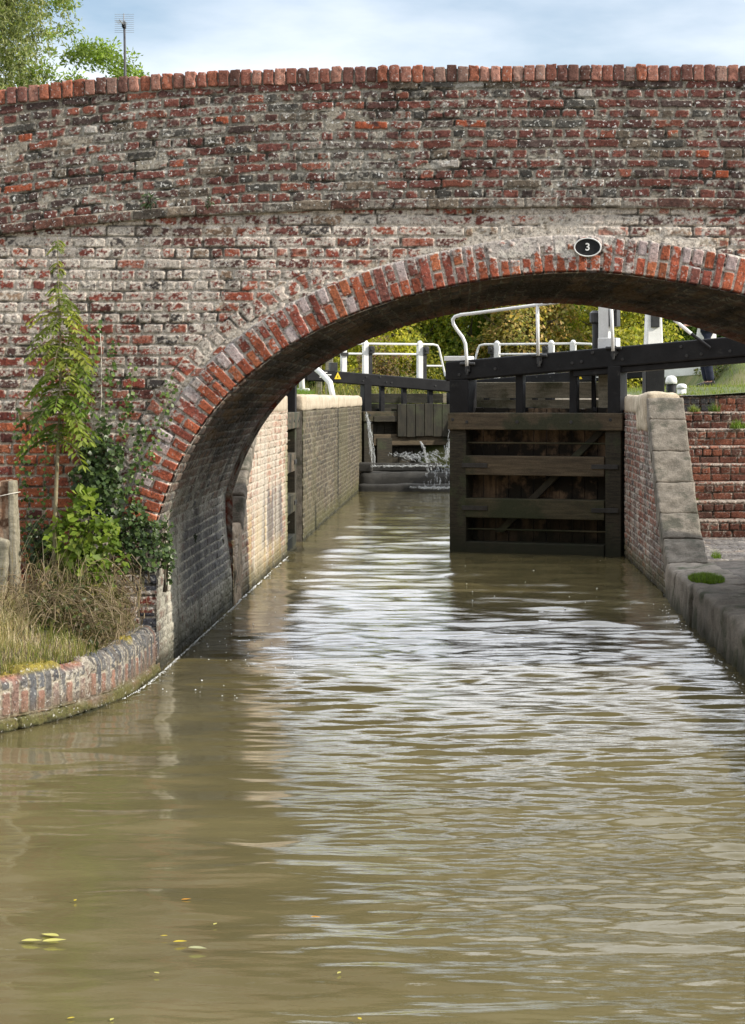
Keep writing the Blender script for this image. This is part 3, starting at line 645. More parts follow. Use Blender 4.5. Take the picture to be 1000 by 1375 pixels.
# --- left wing wall
ls = [(22.7, 1.95), (22.1, 1.86), (21.57, 1.66), (21.1, 1.43), (20.7, 1.22), (20.35, .98), (20.12, .70)]
wing_l = empty('wing_wall', (XL, 22, 0), 0, 'sunlit lime streaked brick wing wall behind the left foot of the arch', 'wall')
pl = prof([(25.4, 1.78), (22.7, 1.78)] + [(y, z - .06) for y, z in ls[1:]] + [(19.38, .60)])
def stain_l(S, Z, C):
    ye = sst(.50, .62, fbm(S * 3.2, Z * .25, 321, 3)) * sst(.95, .5, Z); C[..., :3] = mix(C[..., :3], np.array((.38, .27, .10)), ye * .65)
    bl = sst(.50, .60, fbm(S * 2.0, Z * .45, 322, 3)) * sst(1.0, .85, Z) * sst(.2, .4, Z); C[..., :3] = mix(C[..., :3], np.array((.10, .10, .11)), bl * .75)
    wh = sst(.46, .60, fbm(S * 4.0, Z * .35, 323, 4)) * sst(1.75, 1.3, Z); C[..., :3] = mix(C[..., :3], np.array((.58, .54, .46)), wh * .42); gr = sst(24.9, 25.3, S) * sst(1.5, 1.2, Z); C[..., :3] = mix(C[..., :3], np.array((.17, .17, .06)), gr * .7); return C
wp(side_wall('brick_face', None, XL, 19.38, 25.42, pl, 1, 331, .010, lime=.37, limecol=(.54, .47, .37), mortar=(.46, .40, .30), alpha=.3, stain=stain_l,
             pal=[(.36, .18, .12), (.30, .14, .095), (.40, .23, .16), (.22, .13, .10)], wts=(.3, .25, .3, .15), depth=.004, smear=.12), wing_l)
wp(coping_run(None, 'coping', 'stone', ls, XL - .37, XL + .012, .16, 13, .03, .016), wing_l)
mb = MB()
v, f = rounded_block([(XL - .40, 19.42, -.3), (XL + .012, 19.42, -.3), (XL - .40, 20.12, -.3), (XL + .012, 20.12, -.3), (XL - .40, 19.42, .71), (XL + .012, 19.42, .71), (XL - .40, 20.12, .72), (XL + .012, 20.12, .72)], .055, .028, 9, 6, 28); mb.add(v, f)
wp(mb.build('foot_stone', M['stone_foot'], None, True), wing_l)
wp(coping_run(None, 'level_coping', 'stone_pale', [(22.72, 1.955), (24.0, 1.955), (25.36, 1.955)], XL - .45, XL + .015, .20, 33, .035, .012), wing_l)
mb = MB(); mb.hexa([(XL - .36, 19.5, -.3), (XL - .01, 19.5, -.3), (XL - .36, 25.3, -.3), (XL - .01, 25.3, -.3), (XL - .36, 19.5, .5), (XL - .01, 19.5, .5), (XL - .36, 25.3, 1.74), (XL - .01, 25.3, 1.74)])
wp(mb.build('core', M['stone'], None), wing_l)

# --- chamber walls
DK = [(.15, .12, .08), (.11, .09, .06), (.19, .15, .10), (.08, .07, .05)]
def stain_slot(S, Z, C):
    g = sst(.40, .62, fbm(S * 1.2, Z * .8, 341, 4)); C[..., :3] = mix(C[..., :3], np.array((.085, .078, .036)), g * .5)
    s = (np.abs(S - 35.8) < .17); C[..., :3] = np.where(s[..., None], C[..., :3] * .12, C[..., :3]); return C  # shade of an upright slot painted as a flat dark strip
cw = empty('chamber_wall', (XL, 35, 0), 0, 'sunlit mossy brick side wall of the lock chamber under pale coping', 'wall')
wp(side_wall('brick_face', None, XL, 27.9, 44.2, lambda y: y * 0 + 1.75, 1, 351, .02, pal=[tuple(q * .62 for q in c) for c in DK], wts=(.3, .3, .25, .15), lime=.10, mortar=(.19, .168, .115), limecol=(.24, .22, .15), alpha=.3, stain=stain_slot, joint=.005, depth=.005), cw)
mb = MB(); mb.box((XL - .24, 27.905, .72), (.47, .012, 2.06)); wp(mb.build('wall_end', M['stone'], None), cw)
def chunk(name, mat, spans, x0, x1, z0, z1, r, amp, seed):
    mb = MB()
    for i, (a, b) in enumerate(spans):
        v, f = rounded_block([(x0, a, z0), (x1, a, z0), (x0, b, z0), (x1, b, z0), (x0, a, z1), (x1, a, z1), (x0, b, z1), (x1, b, z1)], r, amp, 5, 3, seed + i); mb.add(v, f)
    return mb.build(name, M[mat], None, True)
wp(chunk('coping', 'stone_pale', [(27.9, 35.75), (35.82, 44.2)], XL - .5, XL + .02, 1.745, 1.965, .05, .02, 44), cw)
# recess behind the open left gate
def plain_wall(name, label, X, y0, y1, ztop, facing, seed, res=.03, **kw):
    return side_wall(name, label, X, y0, y1, lambda y: y * 0 + ztop, facing, seed, res, **kw)
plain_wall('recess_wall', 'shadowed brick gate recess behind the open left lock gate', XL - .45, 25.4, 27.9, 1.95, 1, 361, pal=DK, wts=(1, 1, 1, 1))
cr = empty('chamber_wall', (XR, 35, 0), 0, 'far right brick side wall of the lock chamber behind the closed gate', 'wall')
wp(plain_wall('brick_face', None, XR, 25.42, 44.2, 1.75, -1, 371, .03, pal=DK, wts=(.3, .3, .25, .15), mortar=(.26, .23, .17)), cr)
wp(chunk('coping', 'stone_pale', [(25.6, 33.0), (33.05, 44.2)], XR - .02, XR + .5, 1.745, 1.955, .05, .02, 54), cr)

# --- terrain: one sheet that reaches the horizon, banks and lock sides
def sheet(name, P, mat, flip=False):
    return tag(link(name, grid_mesh(name, P, flip=flip), mat, None, True), kind='structure')
def terrain(name, xs, ys, fz, mat, top_of=None):
    S, T = np.meshgrid(np.array(xs, float), np.array(ys, float), indexing='ij'); return sheet(name, np.stack([S, T, fz(S, T)], -1), mat, True)
def big(a, b, n): return np.linspace(a, b, n)
terrain('ground', np.concatenate([[-900, -300, -100, -40], big(-20, 20, 30), [40, 100, 300, 900]]), np.concatenate([[-200, -60], big(-20, 44, 30), [44.9, 45.0, 46], big(50, 90, 20), [150, 400, 1500]]),
        lambda X, Y: np.where((Y > 44.95), np.where(Y > 47, 1.86 + .02 * (Y - 46).clip(0, 20), 1.0), -.75), M['meadow'])
def rside(X, Y):
    return 1.93 + .10 * sst(29, 33, Y) + .07 * sst(2.4, 4, X) + .85 * sst(40, 44, Y) * sst(4.95, 5.7, X) + .04 * (fbm(X * .8, Y * .8, 5, 3) - .5)
terrain('lock_side', np.concatenate([[XR + .40], big(XR + .5, 9, 40), [14, 30, 60]]), big(25.9, 56, 90), rside, M['meadow'])
terrain('lock_side', np.concatenate([[-60, -30, -14], big(-9, XL - .5, 40), [XL - .45]]), big(19.3, 56, 110), lambda X, Y: 1.945 + .05 * (fbm(X * .8, Y * .8, 6, 3) - .5) + .02 * sst(-2.6, -5, X), M['meadow'])

# --- towpath, landing and kerb on the right
def tz(X, Y): return .315 + .05 * (fbm(X * 2.2, Y * 1.6, 9, 4) - .5) + .05 * sst(2.4, 3.4, X)
terrain('towpath', np.concatenate([np.arange(XR + .2, 3.75, .04), [6, 12]]), np.arange(4, 20.7, .05), tz, M['towpath'])
def landing():
    xs = np.arange(XR + .2, 5.0, .013); ys = np.arange(20.6, 23.95, .013); S, T = np.meshgrid(xs, ys, indexing='ij')
    pat = pat_bricks(S, T, .112, 'plain', 381, .004); H, C = masonry(S, T, pat, 383, pal=[(.16, .15, .145), (.2, .185, .17), (.13, .12, .115), (.23, .19, .16)], wts=(1, 1, 1, .6), mortar=(.09, .08, .065), lime=.1, alpha=.3)
    return tag(link('landing', grid_mesh('landing', np.stack([S, T, .315 + H * .8], -1), C, flip=True), M['brick'], None, True), kind='structure')
landing()
kerb = empty('kerb', (XR, 14, 0), 0, 'row of worn rounded stone kerb blocks along the right towpath edge', 'kerb')
kr = random.Random(3); y = 20.02; i = 0
while y > 4:
    ln = [.95, 1.45, 1.5, 1.3, 1.4, 1.2][i % 6]; a, b = y - ln, y - .012; w = .46 + kr.uniform(-.04, .06); dz = kr.uniform(-.012, .012); e = kr.uniform(-.02, .02)
    cs = [(XR - .06 + e, a, -.4), (XR + w, a, -.4), (XR - .05, b, -.4), (XR + w, b, -.4), (XR - .035 + e, a, .335 + dz), (XR + w, a, .345), (XR - .03, b, .34 + dz), (XR + w, b, .35)]
    mb = MB(); v, f = rounded_block(cs, .034, .022, 11, 7.5, i + 60); mb.add(v, f); wp(mb.build('kerb_stone', M['stone_kerb'], None, True), kerb); y -= ln; i += 1

# --- steps
steps = empty('brick_steps', (3.4, 23.9, .315), 0, 'flight of worn red brick steps rising beside the wing wall', 'steps')
for i in range(8):
    y0 = 23.9 + i * .29; z0 = .315 + i * .205; h = .205
    xs = np.arange(XR + .34, 4.7, .009); ts = np.concatenate([np.arange(0, h, .008), h + np.arange(0, .31, .02)])
    S, T = np.meshgrid(xs, ts, indexing='ij'); zz = np.minimum(T, h); dp = np.maximum(T - h, 0)
    d1, j1, k1 = pat_bricks(S, T + .0, .088 if i < 7 else .10, 'plain', 401 + i, .003, .228); d2, j2, k2 = pat_bricks(S, T + .0, .088, 'plain', 431 + i, .003, .115)
    topc = T > .088; pat = (np.where(topc, d2, d1), np.where(topc, j2, j1), np.where(topc, k2 + 5, k1))
    H, C = masonry(S, T, pat, 411 + i, pal=[(.21, .082, .052), (.16, .066, .046), (.26, .10, .06), (.13, .066, .05)], wts=(.3, .3, .2, .2), lime=.08 + .3 * sst(h - .03, h, T), mortar=(.16, .13, .10), alpha=.35, wear=.005, limecol=(.42, .36, .30))
    if i == 7:
        b = sst(2.74, 2.76, S) * sst(3.16, 3.14, S); C[..., :3] = mix(C[..., :3], np.array((.06, .062, .066)) * (.6 + .8 * fbm(S * 20, T * 20, 3, 2))[..., None], b * sst(.006, .01, pat[0])); C[..., :3] = mix(C[..., :3], np.array((.22, .16, .11)), sst(2.75, 2.73, S) * .8)
    rnd_ = .018 * np.exp(-((T - h) / .02) ** 2)
    bow = .012 * (fbm(S * 1.8, S * 0 + i, 7, 2) - .5)
    P = np.stack([S, y0 - np.where(dp > 0, 0, H) + dp + rnd_ * .4, z0 + zz + bow - rnd_ * .5 + np.where(dp > 0, H * .5, 0)], -1)
    o = link('step', grid_mesh('step', P, C), M['brick_new'], steps, True); o.location = -Vector(steps.location)
    if i == 7: o['label'] = 'top step edged with blue engineering bricks'

# --- left bank wall that sweeps out from the bridge foot
wpts = [(-2.13, 14.62), (-2.135, 14.1), (-2.15, 13.6), (-2.20, 13.1), (-2.33, 12.6), (-2.52, 12.15), (-2.78, 11.75), (-3.15, 11.4), (-3.8, 11.1), (-4.8, 10.9), (-8, 10.6)]
_wx = np.array([p[0] for p in wpts]); _wy = np.array([p[1] for p in wpts])
WX, WY = smooth_curve(_wx, _wy, 400, 6); WC = np.concatenate([[0], np.cumsum(np.hypot(np.diff(WX), np.diff(WY)))])
def wall_y(x): return np.interp(-x, -WX, WY)      # Y of the bank edge at x
def build_bank_wall():
    ss = np.concatenate([np.arange(0, 4.6, .0055), np.arange(4.6, WC[-1], .03)])
    top = .335; r = .075
    ts = np.concatenate([np.arange(-.35, top - r, .0055), top - r + np.linspace(0, r * 1.571, 18), top - r + r * 1.571 + np.linspace(.01, .22, 26)])
    S, T = np.meshgrid(ss, ts, indexing='ij')
    X = np.interp(S, WC, WX); Y = np.interp(S, WC, WY); tx = np.interp(S, WC, np.gradient(WX, WC)); ty = np.interp(S, WC, np.gradient(WY, WC)); l = np.hypot(tx, ty); tx /= l; ty /= l
    NX, NY = -ty, tx                              # towards the water
    a = np.clip((T - (top - r)) / r, 0, 1.571); fl = np.maximum(T - (top - r) - r * 1.571, 0)
    zz = np.where(T < top - r, T, top - r + r * np.sin(a)); bk = r * (1 - np.cos(a)) + fl
    # upright bull-nosed bricks: full length and half length by turns
    t2 = T - .085; w = .0765; s = S + .004 * (fbm(S * 6, T * 6, 9, 2) - .5); j = np.floor(s / w).astype(np.int64); f = (s / w - j) * w
    alt = (j % 2 == 0); sp = .135 + .03 * (hash2(j, j * 0, 3) - .5)
    k = np.where(alt, 0, np.where(t2 < sp, 1, 0)) + np.where(t2 < 0, 5, 0)
    dy = np.where(alt, np.minimum(np.abs(t2), np.abs(.30 - t2)), np.minimum(np.minimum(np.abs(t2), np.abs(t2 - sp)), np.abs(.30 - t2)))
    dx = np.minimum(f, w - f); kk = 260.; d = -np.log(np.exp(-kk * dx) + np.exp(-kk * dy)) / kk
    d0, j0, k0 = pat_bricks(S, T, .075, 'plain', 451); low = t2 < 0; 
    pat = (np.where(low, d0, d), np.where(low, j0, j), np.where(low, k0, k))
    H, C = masonry(S, T, pat, 453, pal=[(.085, .088, .094), (.11, .108, .106), (.14, .13, .12), (.17, .11, .09)], wts=(.35, .3, .2, .15), mortar=(.33, .29, .22), lime=.20, limecol=(.38, .35, .29), alpha=.45, joint=.005, depth=.007, wear=.005)
    pink = ((k == 1) | low) * sst(.005, .010, pat[0]); C[..., :3] = mix(C[..., :3], np.array((.27, .145, .105)) * (.5 + 1.0 * fbm(S * 30, T * 30, 4, 3))[..., None], pink * (.35 + .5 * (hash2(j, k, 8) < .6)))
    # three broken bricks showing red inside
    for sc in (2.62, 2.70, 2.06, 1.98, 2.13):
        m = np.exp(-((S - sc) / .045) ** 2) * sst(.27, .31, T); C[..., :3] = mix(C[..., :3], np.array((.26, .115, .08)) * (.3 + 1.3 * fbm(S * 60, T * 60, 14, 3))[..., None], np.clip(m * 1.1, 0, 1) * .8); H = H - .03 * m * (.5 + fbm(S * 40, T * 40, 15, 2))
    brn = sst(.20, .08, zz + .1 * (fbm(S * 3, T * 3, 16, 3) - .5)); C[..., :3] = mix(C[..., :3], np.array((.12, .085, .055)), brn * .6)
    grn = sst(.11, .03, zz + .10 * (fbm(S * 5, T * 5, 17, 3) - .5)); C[..., :3] = mix(C[..., :3], np.array((.085, .09, .022)), grn * .8)
    wet = sst(.035, .0, zz + .03 * (fbm(S * 9, T * 9, 18, 2) - .5)); C[..., :3] = mix(C[..., :3], np.array((.018, .02, .01)), wet * .9)
    ms = sst(.44, .54, fbm(S * 4, T * 5, 20, 4) + .16 * sst(2.2, 2.7, S) - .25 * sst(2.0, 1.6, S)) * sst(.30, .345, T); C[..., :3] = mix(C[..., :3], np.array((.23, .185, .030)) * (.35 + 1.3 * fbm(S * 50, T * 50, 21, 3))[..., None], ms * .95); H = H + ms * .020 * fbm(S * 22, T * 22, 22, 3)
    H = H + grn * .02 * fbm(S * 40, T * 40, 19, 3)
    P = np.stack([X + NX * (H - bk), Y + NY * (H - bk), zz + np.where(bk > .03, H, 0)], -1)
    # the wall face leans against the bridge foot
    return tag(link('bank_wall', grid_mesh('bank_wall', P, C, flip=True), M['brick'], None, True), 'low curved bank wall of upright blue bull-nosed bricks at the water edge', 'wall')
build_bank_wall()

def bank_z(X, Y):
    e = np.clip((Y - wall_y(np.clip(X, -8, -2.14))), 0, 4); inn = sst(-2.15, -2.5, X)
    return .325 + (.10 * sst(.1, .6, e) + .16 * sst(.5, 2.2, e)) * inn + .06 * (fbm(X * 3, Y * 3, 33, 3) - .5) * inn * sst(.1, .4, e)
def build_bank():
    xs = np.concatenate([[-60, -25, -12], big(-8, -4, 20), np.arange(-3.95, -2.18, .045)]); rows = 46
    P = np.zeros((len(xs), rows, 3))
    for i, x in enumerate(xs):
        y0 = float(wall_y(np.clip(x, -8, -2.14))) + .10; ys = np.linspace(y0, 14.56, rows); P[i, :, 0] = x - .02; P[i, :, 1] = ys; P[i, :, 2] = bank_z(np.full(rows, x), ys)
    sheet('bank_ground', P, M['soil'], True)
build_bank()

# ------------------------------------------------------------------ water
def build_water():
    u = np.linspace(0, 1, 1700); ys = 1 / (1 / 3.2 * (1 - u) + 1 / 43.9 * u)
    ys = np.concatenate([[-40, -10, 0, 2], ys]); xs = np.unique(np.concatenate([[-60, -30, -14, -9, -6], np.linspace(-4.5, 4.0, 440), [6, 10, 20, 40]]))
    S, T = np.meshgrid(xs, ys, indexing='ij')
    xb = -.15 - (T - 7) * .20; A = sst(-.6, .8, S - xb + .9 * (fbm(S * .9, T * .5, 501, 3) - .5)) * sst(5.7, 7.6, T + .8 * (fbm(S * 1.2, T, 502, 2) - .5))
    A = np.maximum(A, .95 * sst(12.5, 15.0, T)); calm = 1 - A
    gust = .45 + 1.1 * fbm(S * .8, T * .45, 503, 3); A = np.maximum(A, .13) * (.55 + .45 * gust)
    dY = np.maximum(T, 3.2) ** 2 / 3.2 / 1700; rr = np.random.default_rng(5); h = np.zeros_like(S)
    def train(n, l0, l1, spread, slope, tilt=0.0):
        out = np.zeros_like(S)
        for i in range(n):
            lam = l0 * (l1 / l0) ** rr.random(); th = rr.normal(tilt, spread); k = 2 * np.pi / lam; ph = rr.random() * 6.283
            out += slope * np.sqrt(2.0 / n) / k * np.sin(k * (S * np.sin(th) + T * np.cos(th)) + ph) * sst(1.8, 3.2, lam / dY)
        return out
    env1 = .35 + 1.3 * fbm(S * 1.5, T * 1.9, 504, 2); env2 = .35 + 1.3 * fbm(S * 2.1 + 7, T * 2.6, 505, 2)
    nf = sst(12.5, 9.0, T); ff = sst(14, 22, T)
    h = A * ((1 + .7 * ff - .50 * nf) * env2 * train(40, .45, 1.4, .50, .034) + (1 - .40 * nf) * env1 * train(40, .20, .48, .22, .090, .07) + env2 * train(50, .08, .20, .24, .130, -.05) + nf * train(50, .045, .10, .30, .090, .03))
    h = h + calm * (train(16, .5, 1.3, .6, .026) + env1 * train(18, .14, .5, .5, .024))
    h = h * np.where(T < 2.5, 0, 1)
    C = np.concatenate([np.stack([A, calm, A], -1), np.ones(A.shape)[..., None]], -1)
    m, nt, p = new_mat('murky canal water'); L = nt.links.new
    at_ = nt.nodes.new('ShaderNodeAttribute'); at_.attribute_name = 'Col'; sp = nt.nodes.new('ShaderNodeSeparateColor'); L(at_.outputs['Color'], sp.inputs[0])
    n0 = noise(nt, coords(nt, (.6, 1.2, 1)), 1.2, 3); c = mixc(nt, rampf(nt, n0, .3, .7), (.100, .084, .038), (.128, .108, .050))
    L(c, p.inputs['Base Color']); p.inputs['Roughness'].default_value = .02; p.inputs['IOR'].default_value = 1.38; p.inputs['Specular IOR Level'].default_value = .5
    b1 = noise(nt, coords(nt, (5, 15, 1)), 1.6, 4, .6); b2 = noise(nt, coords(nt, (12, 30, 1)), 2.4, 3, .6)
    ad = nt.nodes.new('ShaderNodeMath'); ad.operation = 'ADD'; L(b1, ad.inputs[0]); ml = nt.nodes.new('ShaderNodeMath'); ml.operation = 'MULTIPLY'; ml.inputs[1].default_value = .35; L(b2, ml.inputs[0]); L(ml.outputs[0], ad.inputs[1])
    bp = nt.nodes.new('ShaderNodeBump'); bp.inputs['Distance'].default_value = .018; L(ad.outputs[0], bp.inputs['Height'])
    st = nt.nodes.new('ShaderNodeMapRange'); L(sp.outputs[0], st.inputs[0]); st.inputs[3].default_value = .04; st.inputs[4].default_value = .14; L(st.outputs[0], bp.inputs['Strength'])
    L(bp.outputs[0], p.inputs['Normal'])
    return tag(link('water', grid_mesh('water', np.stack([S, T, h], -1), C, flip=True), m, None, True), kind='structure')
build_water()

# ------------------------------------------------------------------ lock gates
LEAF = 2.23
def gate(name, label, loc, ang, d, dz=0.0, zb=-.25, top=False, rails=True, tail=-3.3):
    """local x runs from the hinge post to the mitre post, d is the side (+1/-1 in y) that faces downstream"""
    t = empty(name, loc, ang, label, 'lock gate')
    L = LEAF; B = lambda n, mb, m, p=None, bv=.008: mb.build(n, M[m], p or t, False, bv)
    zt = 1.74 + dz
    ztop = lambda s: 2.38 + dz + .168 * (1 - s / L); zbot = lambda s: ztop(s) - .245
    def beam_piece(s0, s1, z0, z1, y0, y1):
        c = []
        for z in (z0, z1):
            for y in (y0, y1):
                for s in (s0, s1): c.append((s, y, z(s)))
        return MB().hexa(c)
    post = 'wood_dark'
    B('mitre_post', MB().box((L - .11, 0, (zb + zt - .21) / 2), (.22, .30, zt - .21 - zb)), post)
    B('heel_post', MB().box((.10, 0, (zb + zt - .21) / 2), (.20, .30, zt - .21 - zb)), post)
    B('post_head', MB().box((L - .125, 0, (zt + zbot(L)) / 2 + .005), (.25, .31, zbot(L) - zt + .02)), 'black')
    B('post_head', MB().box((.09, 0, (zt + zbot(.1)) / 2 + .005), (.16, .30, zbot(.1) - zt + .02)), 'black')
    B('rail', MB().box((L / 2 - .01, d * .015, zt - .107), (L + .04, .36, .212)), 'wood_rail', None, .012)
    for s in (.12, .62, 1.32, 1.98, 2.17): B('bolt', MB().tube([(s, d * .190, zt - .10 + .02 * math.sin(s * 9)), (s, d * .202, zt - .10 + .02 * math.sin(s * 9))], .021, 10), 'black_iron', None, .003)
    rl = [(.965, 1.205, 'wood_rail'), (.435, .675, 'wood_green'), (-.12, .135, 'wood_dark')]
    for a, b, mt in rl:
        a = a + dz * .5; b = b + dz * .5
        if top and a < .5: continue
        B('rail', MB().box((L / 2, d * .01, (a + b) / 2), (L - .42, .30, b - a)), mt, None, .010)
    # vertical planking on the upstream side
    mb = MB(); n = 11; w = (L - .40) / n; rr = random.Random(int(ang * 10) + 2)
    for i in range(n):
        mb.box((.20 + w * (i + .5), -d * (.105 + rr.uniform(0, .012)), (zb + zt + .06) / 2), (w - .006 - rr.uniform(0, .006), .05, zt + .06 - zb + rr.uniform(-.03, .01)))
    B('planking', mb, 'wood_plank' if not top else 'wood_dark', None, .004)
    if top:     # heavy vertical boards hung on the downstream face
        mb = MB(); n = 7; w = 1.42 / n
        for i in range(n): mb.box((.72 + w * (i + .5), d * (.20 + rr.uniform(0, .012)), (1.10 + 1.80) / 2 + rr.uniform(-.015, .015)), (w - .010, .07, .70))
        B('board_panel', mb, 'wood_wet', None, .008)
        mb = MB().box((.45, d * .13, .80), (.34, .10, .55)); B('clough_board', mb, 'wood_dark')
        mb = MB().box((L / 2, d * .10, 1.48), (L - .4, .22, .12)); B('rail', mb, 'wood_dark')
    else:
        for z in (1.365, .29): B('tie_rod', MB().tube([(.18, d * .075, z), (L - .2, d * .075, z)], .011, 8), 'wood_green', None, 0)
        c = []
        B('brace', MB().hexa([(L - .66, -d * .045, .25), (L - .54, -d * .045, .25), (L - .66, d * .0, .25), (L - .54, d * .0, .25), (.24, -d * .045, zt - .22), (.36, -d * .045, zt - .22), (.24, d * .0, zt - .22), (.36, d * .0, zt - .22)]), 'wood_wet')
    for zz_ in ((1.085, .555) if not top else ()):
        for s in (.20, L - .34): B('strap', MB().box((s, d * .166, zz_ + dz * .5), (.34, .012, .055)), 'black_iron', None, .003)
    # struts between the top rail and the balance beam
    for s in ((1.34, .64) if not top else (1.55, .95, .45)):
        B('strut', MB().box((s, -d * .0, (zt + zbot(s)) / 2 + .005), (.095, .12, zbot(s) - zt + .03)), 'black')
    # balance beam, black with a white tail
    bm = beam_piece(-2.35, L + .06, zbot, ztop, -.15, .15); beam = B('balance_beam', bm, 'black', None, .018)
    if not top: B('beam_packing', beam_piece(-2.3, .62, lambda s: zbot(s) - .075, lambda s: zbot(s) - .001, -.11, .11), 'black', beam)
    B('beam_tail', beam_piece(tail, -2.352, lambda s: zbot(s) - .04, lambda s: ztop(s) + .02, -.17, .17), 'white', beam, .015)
    rb = random.Random(4)
    for (s, f) in ((2.10, .28), (1.62, .42), (.62, .38), (.50, .40), (.36, .80), (.05, .70), (-.02, .35), (-.75, .72), (-.82, .25), (-1.0, .28), (-1.35, .30), (-1.9, .7)):
        B('bolt', MB().tube([(s, d * .149, zbot(s) + .245 * f), (s, d * .163, zbot(s) + .245 * f)], .019, 10), 'black_iron', beam, .003)
    # walkway plank carried on the upstream side
    B('walkway', MB().box((L / 2 + .12, -d * .40, 2.02 + dz), (L - .20, .09, .20)).box((L / 2 + .12, -d * .41, 1.845 + dz), (L - .24, .05, .11)), 'wood_grey', None, .006)
    for s in (.4, 1.3, 2.0): B('walkway_bracket', MB().box((s, -d * .25, 1.78 + dz), (.06, .36, .05)), 'black', None, .004)
    return t, B, ztop, zbot
def hook(B, s, d, z, parent=None):
    B('clamp', MB().box((s, d * .165, z - .035), (.07, .03, .13)).tube([(s - .10, d * .17, z), (s + .10, d * .17, z)], .022, 8).tube([(s, d * .18, z - .02), (s, d * .18, z - .14)], .02, 8), 'black_iron')

HR = (XR, 25.4, 0); AR = math.atan2(.359, -.933)
gr_, B, zt_, zb_ = gate('lock_gate', 'closed right hand bottom lock gate of dark timber with long black balance beam', HR, AR, 1)
def gl(u, v):
    k = (u - U0) / F; c, s_ = math.cos(AR), math.sin(AR); s = (k * HR[1] - HR[0]) / (c - k * s_); Y = HR[1] + s * s_
    return s, EYE + (V0 - v) * Y / F
def gp(u, v, y=.19): s, z = gl(u, v); return (s, y, z)
hr = MB().tube([gp(634, 492), gp(633, 474), gp(632, 462), gp(628, 453), gp(621, 444), gp(616, 436), gp(615, 430), gp(618, 426), gp(626, 423.5), gp(640, 422), gp(728, 410.5), gp(826, 397), gp(870, 391)], .021, 10)
hr.tube([gp(728, 411), gp(729, 478)], .021, 10).tube([gp(826, 397), gp(829, 472)], .021, 10)
B('handrail', hr, 'white', None, 0).data.polygons.foreach_set('use_smooth', [True] * len(hr.f))
for u, v in ((634, 489), (730, 478), (829, 468)): s, z = gl(u, v); hook(B, s, 1, z)
B('end_cap', MB().box((LEAF - .07, 0, zt_(LEAF) + .035), (.31, .26, .06)), 'white')
# paddle gear on the gate: timber stem, white post, black rack box
s, z = gl(805, 470)
pg = B('paddle_post', MB().box((s, -.22, 2.90), (.135, .14, .84)), 'white', None, .010)
B('base_block', MB().box((s + -.05, -.225, 2.56), (.24, .17, .20)), 'white', pg, .008)
B('rack_box', MB().box((s - .125, -.22, 3.02), (.10, .15, .44)).tube([(s - .125, -.13, 3.0), (s - .125, -.10, 3.0)], .03, 10), 'black_iron', pg, .008)
B('ratchet', MB().lathe([(.02, 2.45), (.05, 2.47), (.05, 2.83), (.085, 2.86), (.085, 2.97), (.05, 3.0), (.01, 3.0)], (s + .12, -.24, 0), 12), 'black_iron', pg, 0)
B('paddle_stem', MB().box((s + .0, -.24, 1.9), (.15, .12, .96)), 'wood_grey', None, .006)
B('paddle_stem', MB().box((s + .16, -.27, 1.9), (.05, .05, .96)), 'black', None, .004)
B('guard_strip', MB().tube([(s - .10, -.17, 2.25), (s - .14, -.17, 1.75)], .016, 6), 'white', None, 0)
# bar clipped to the front of the beam, black with a white end
a = Vector(gp(959, 468, .20)); b = Vector(gp(934, 449, .21)); c = Vector(gp(911, 430, .22))
br = B('lever_bar', MB().tube([a, b], .020, 10), 'black', None, 0); B('grip', MB().tube([b, c], .021, 10), 'white', br, 0)

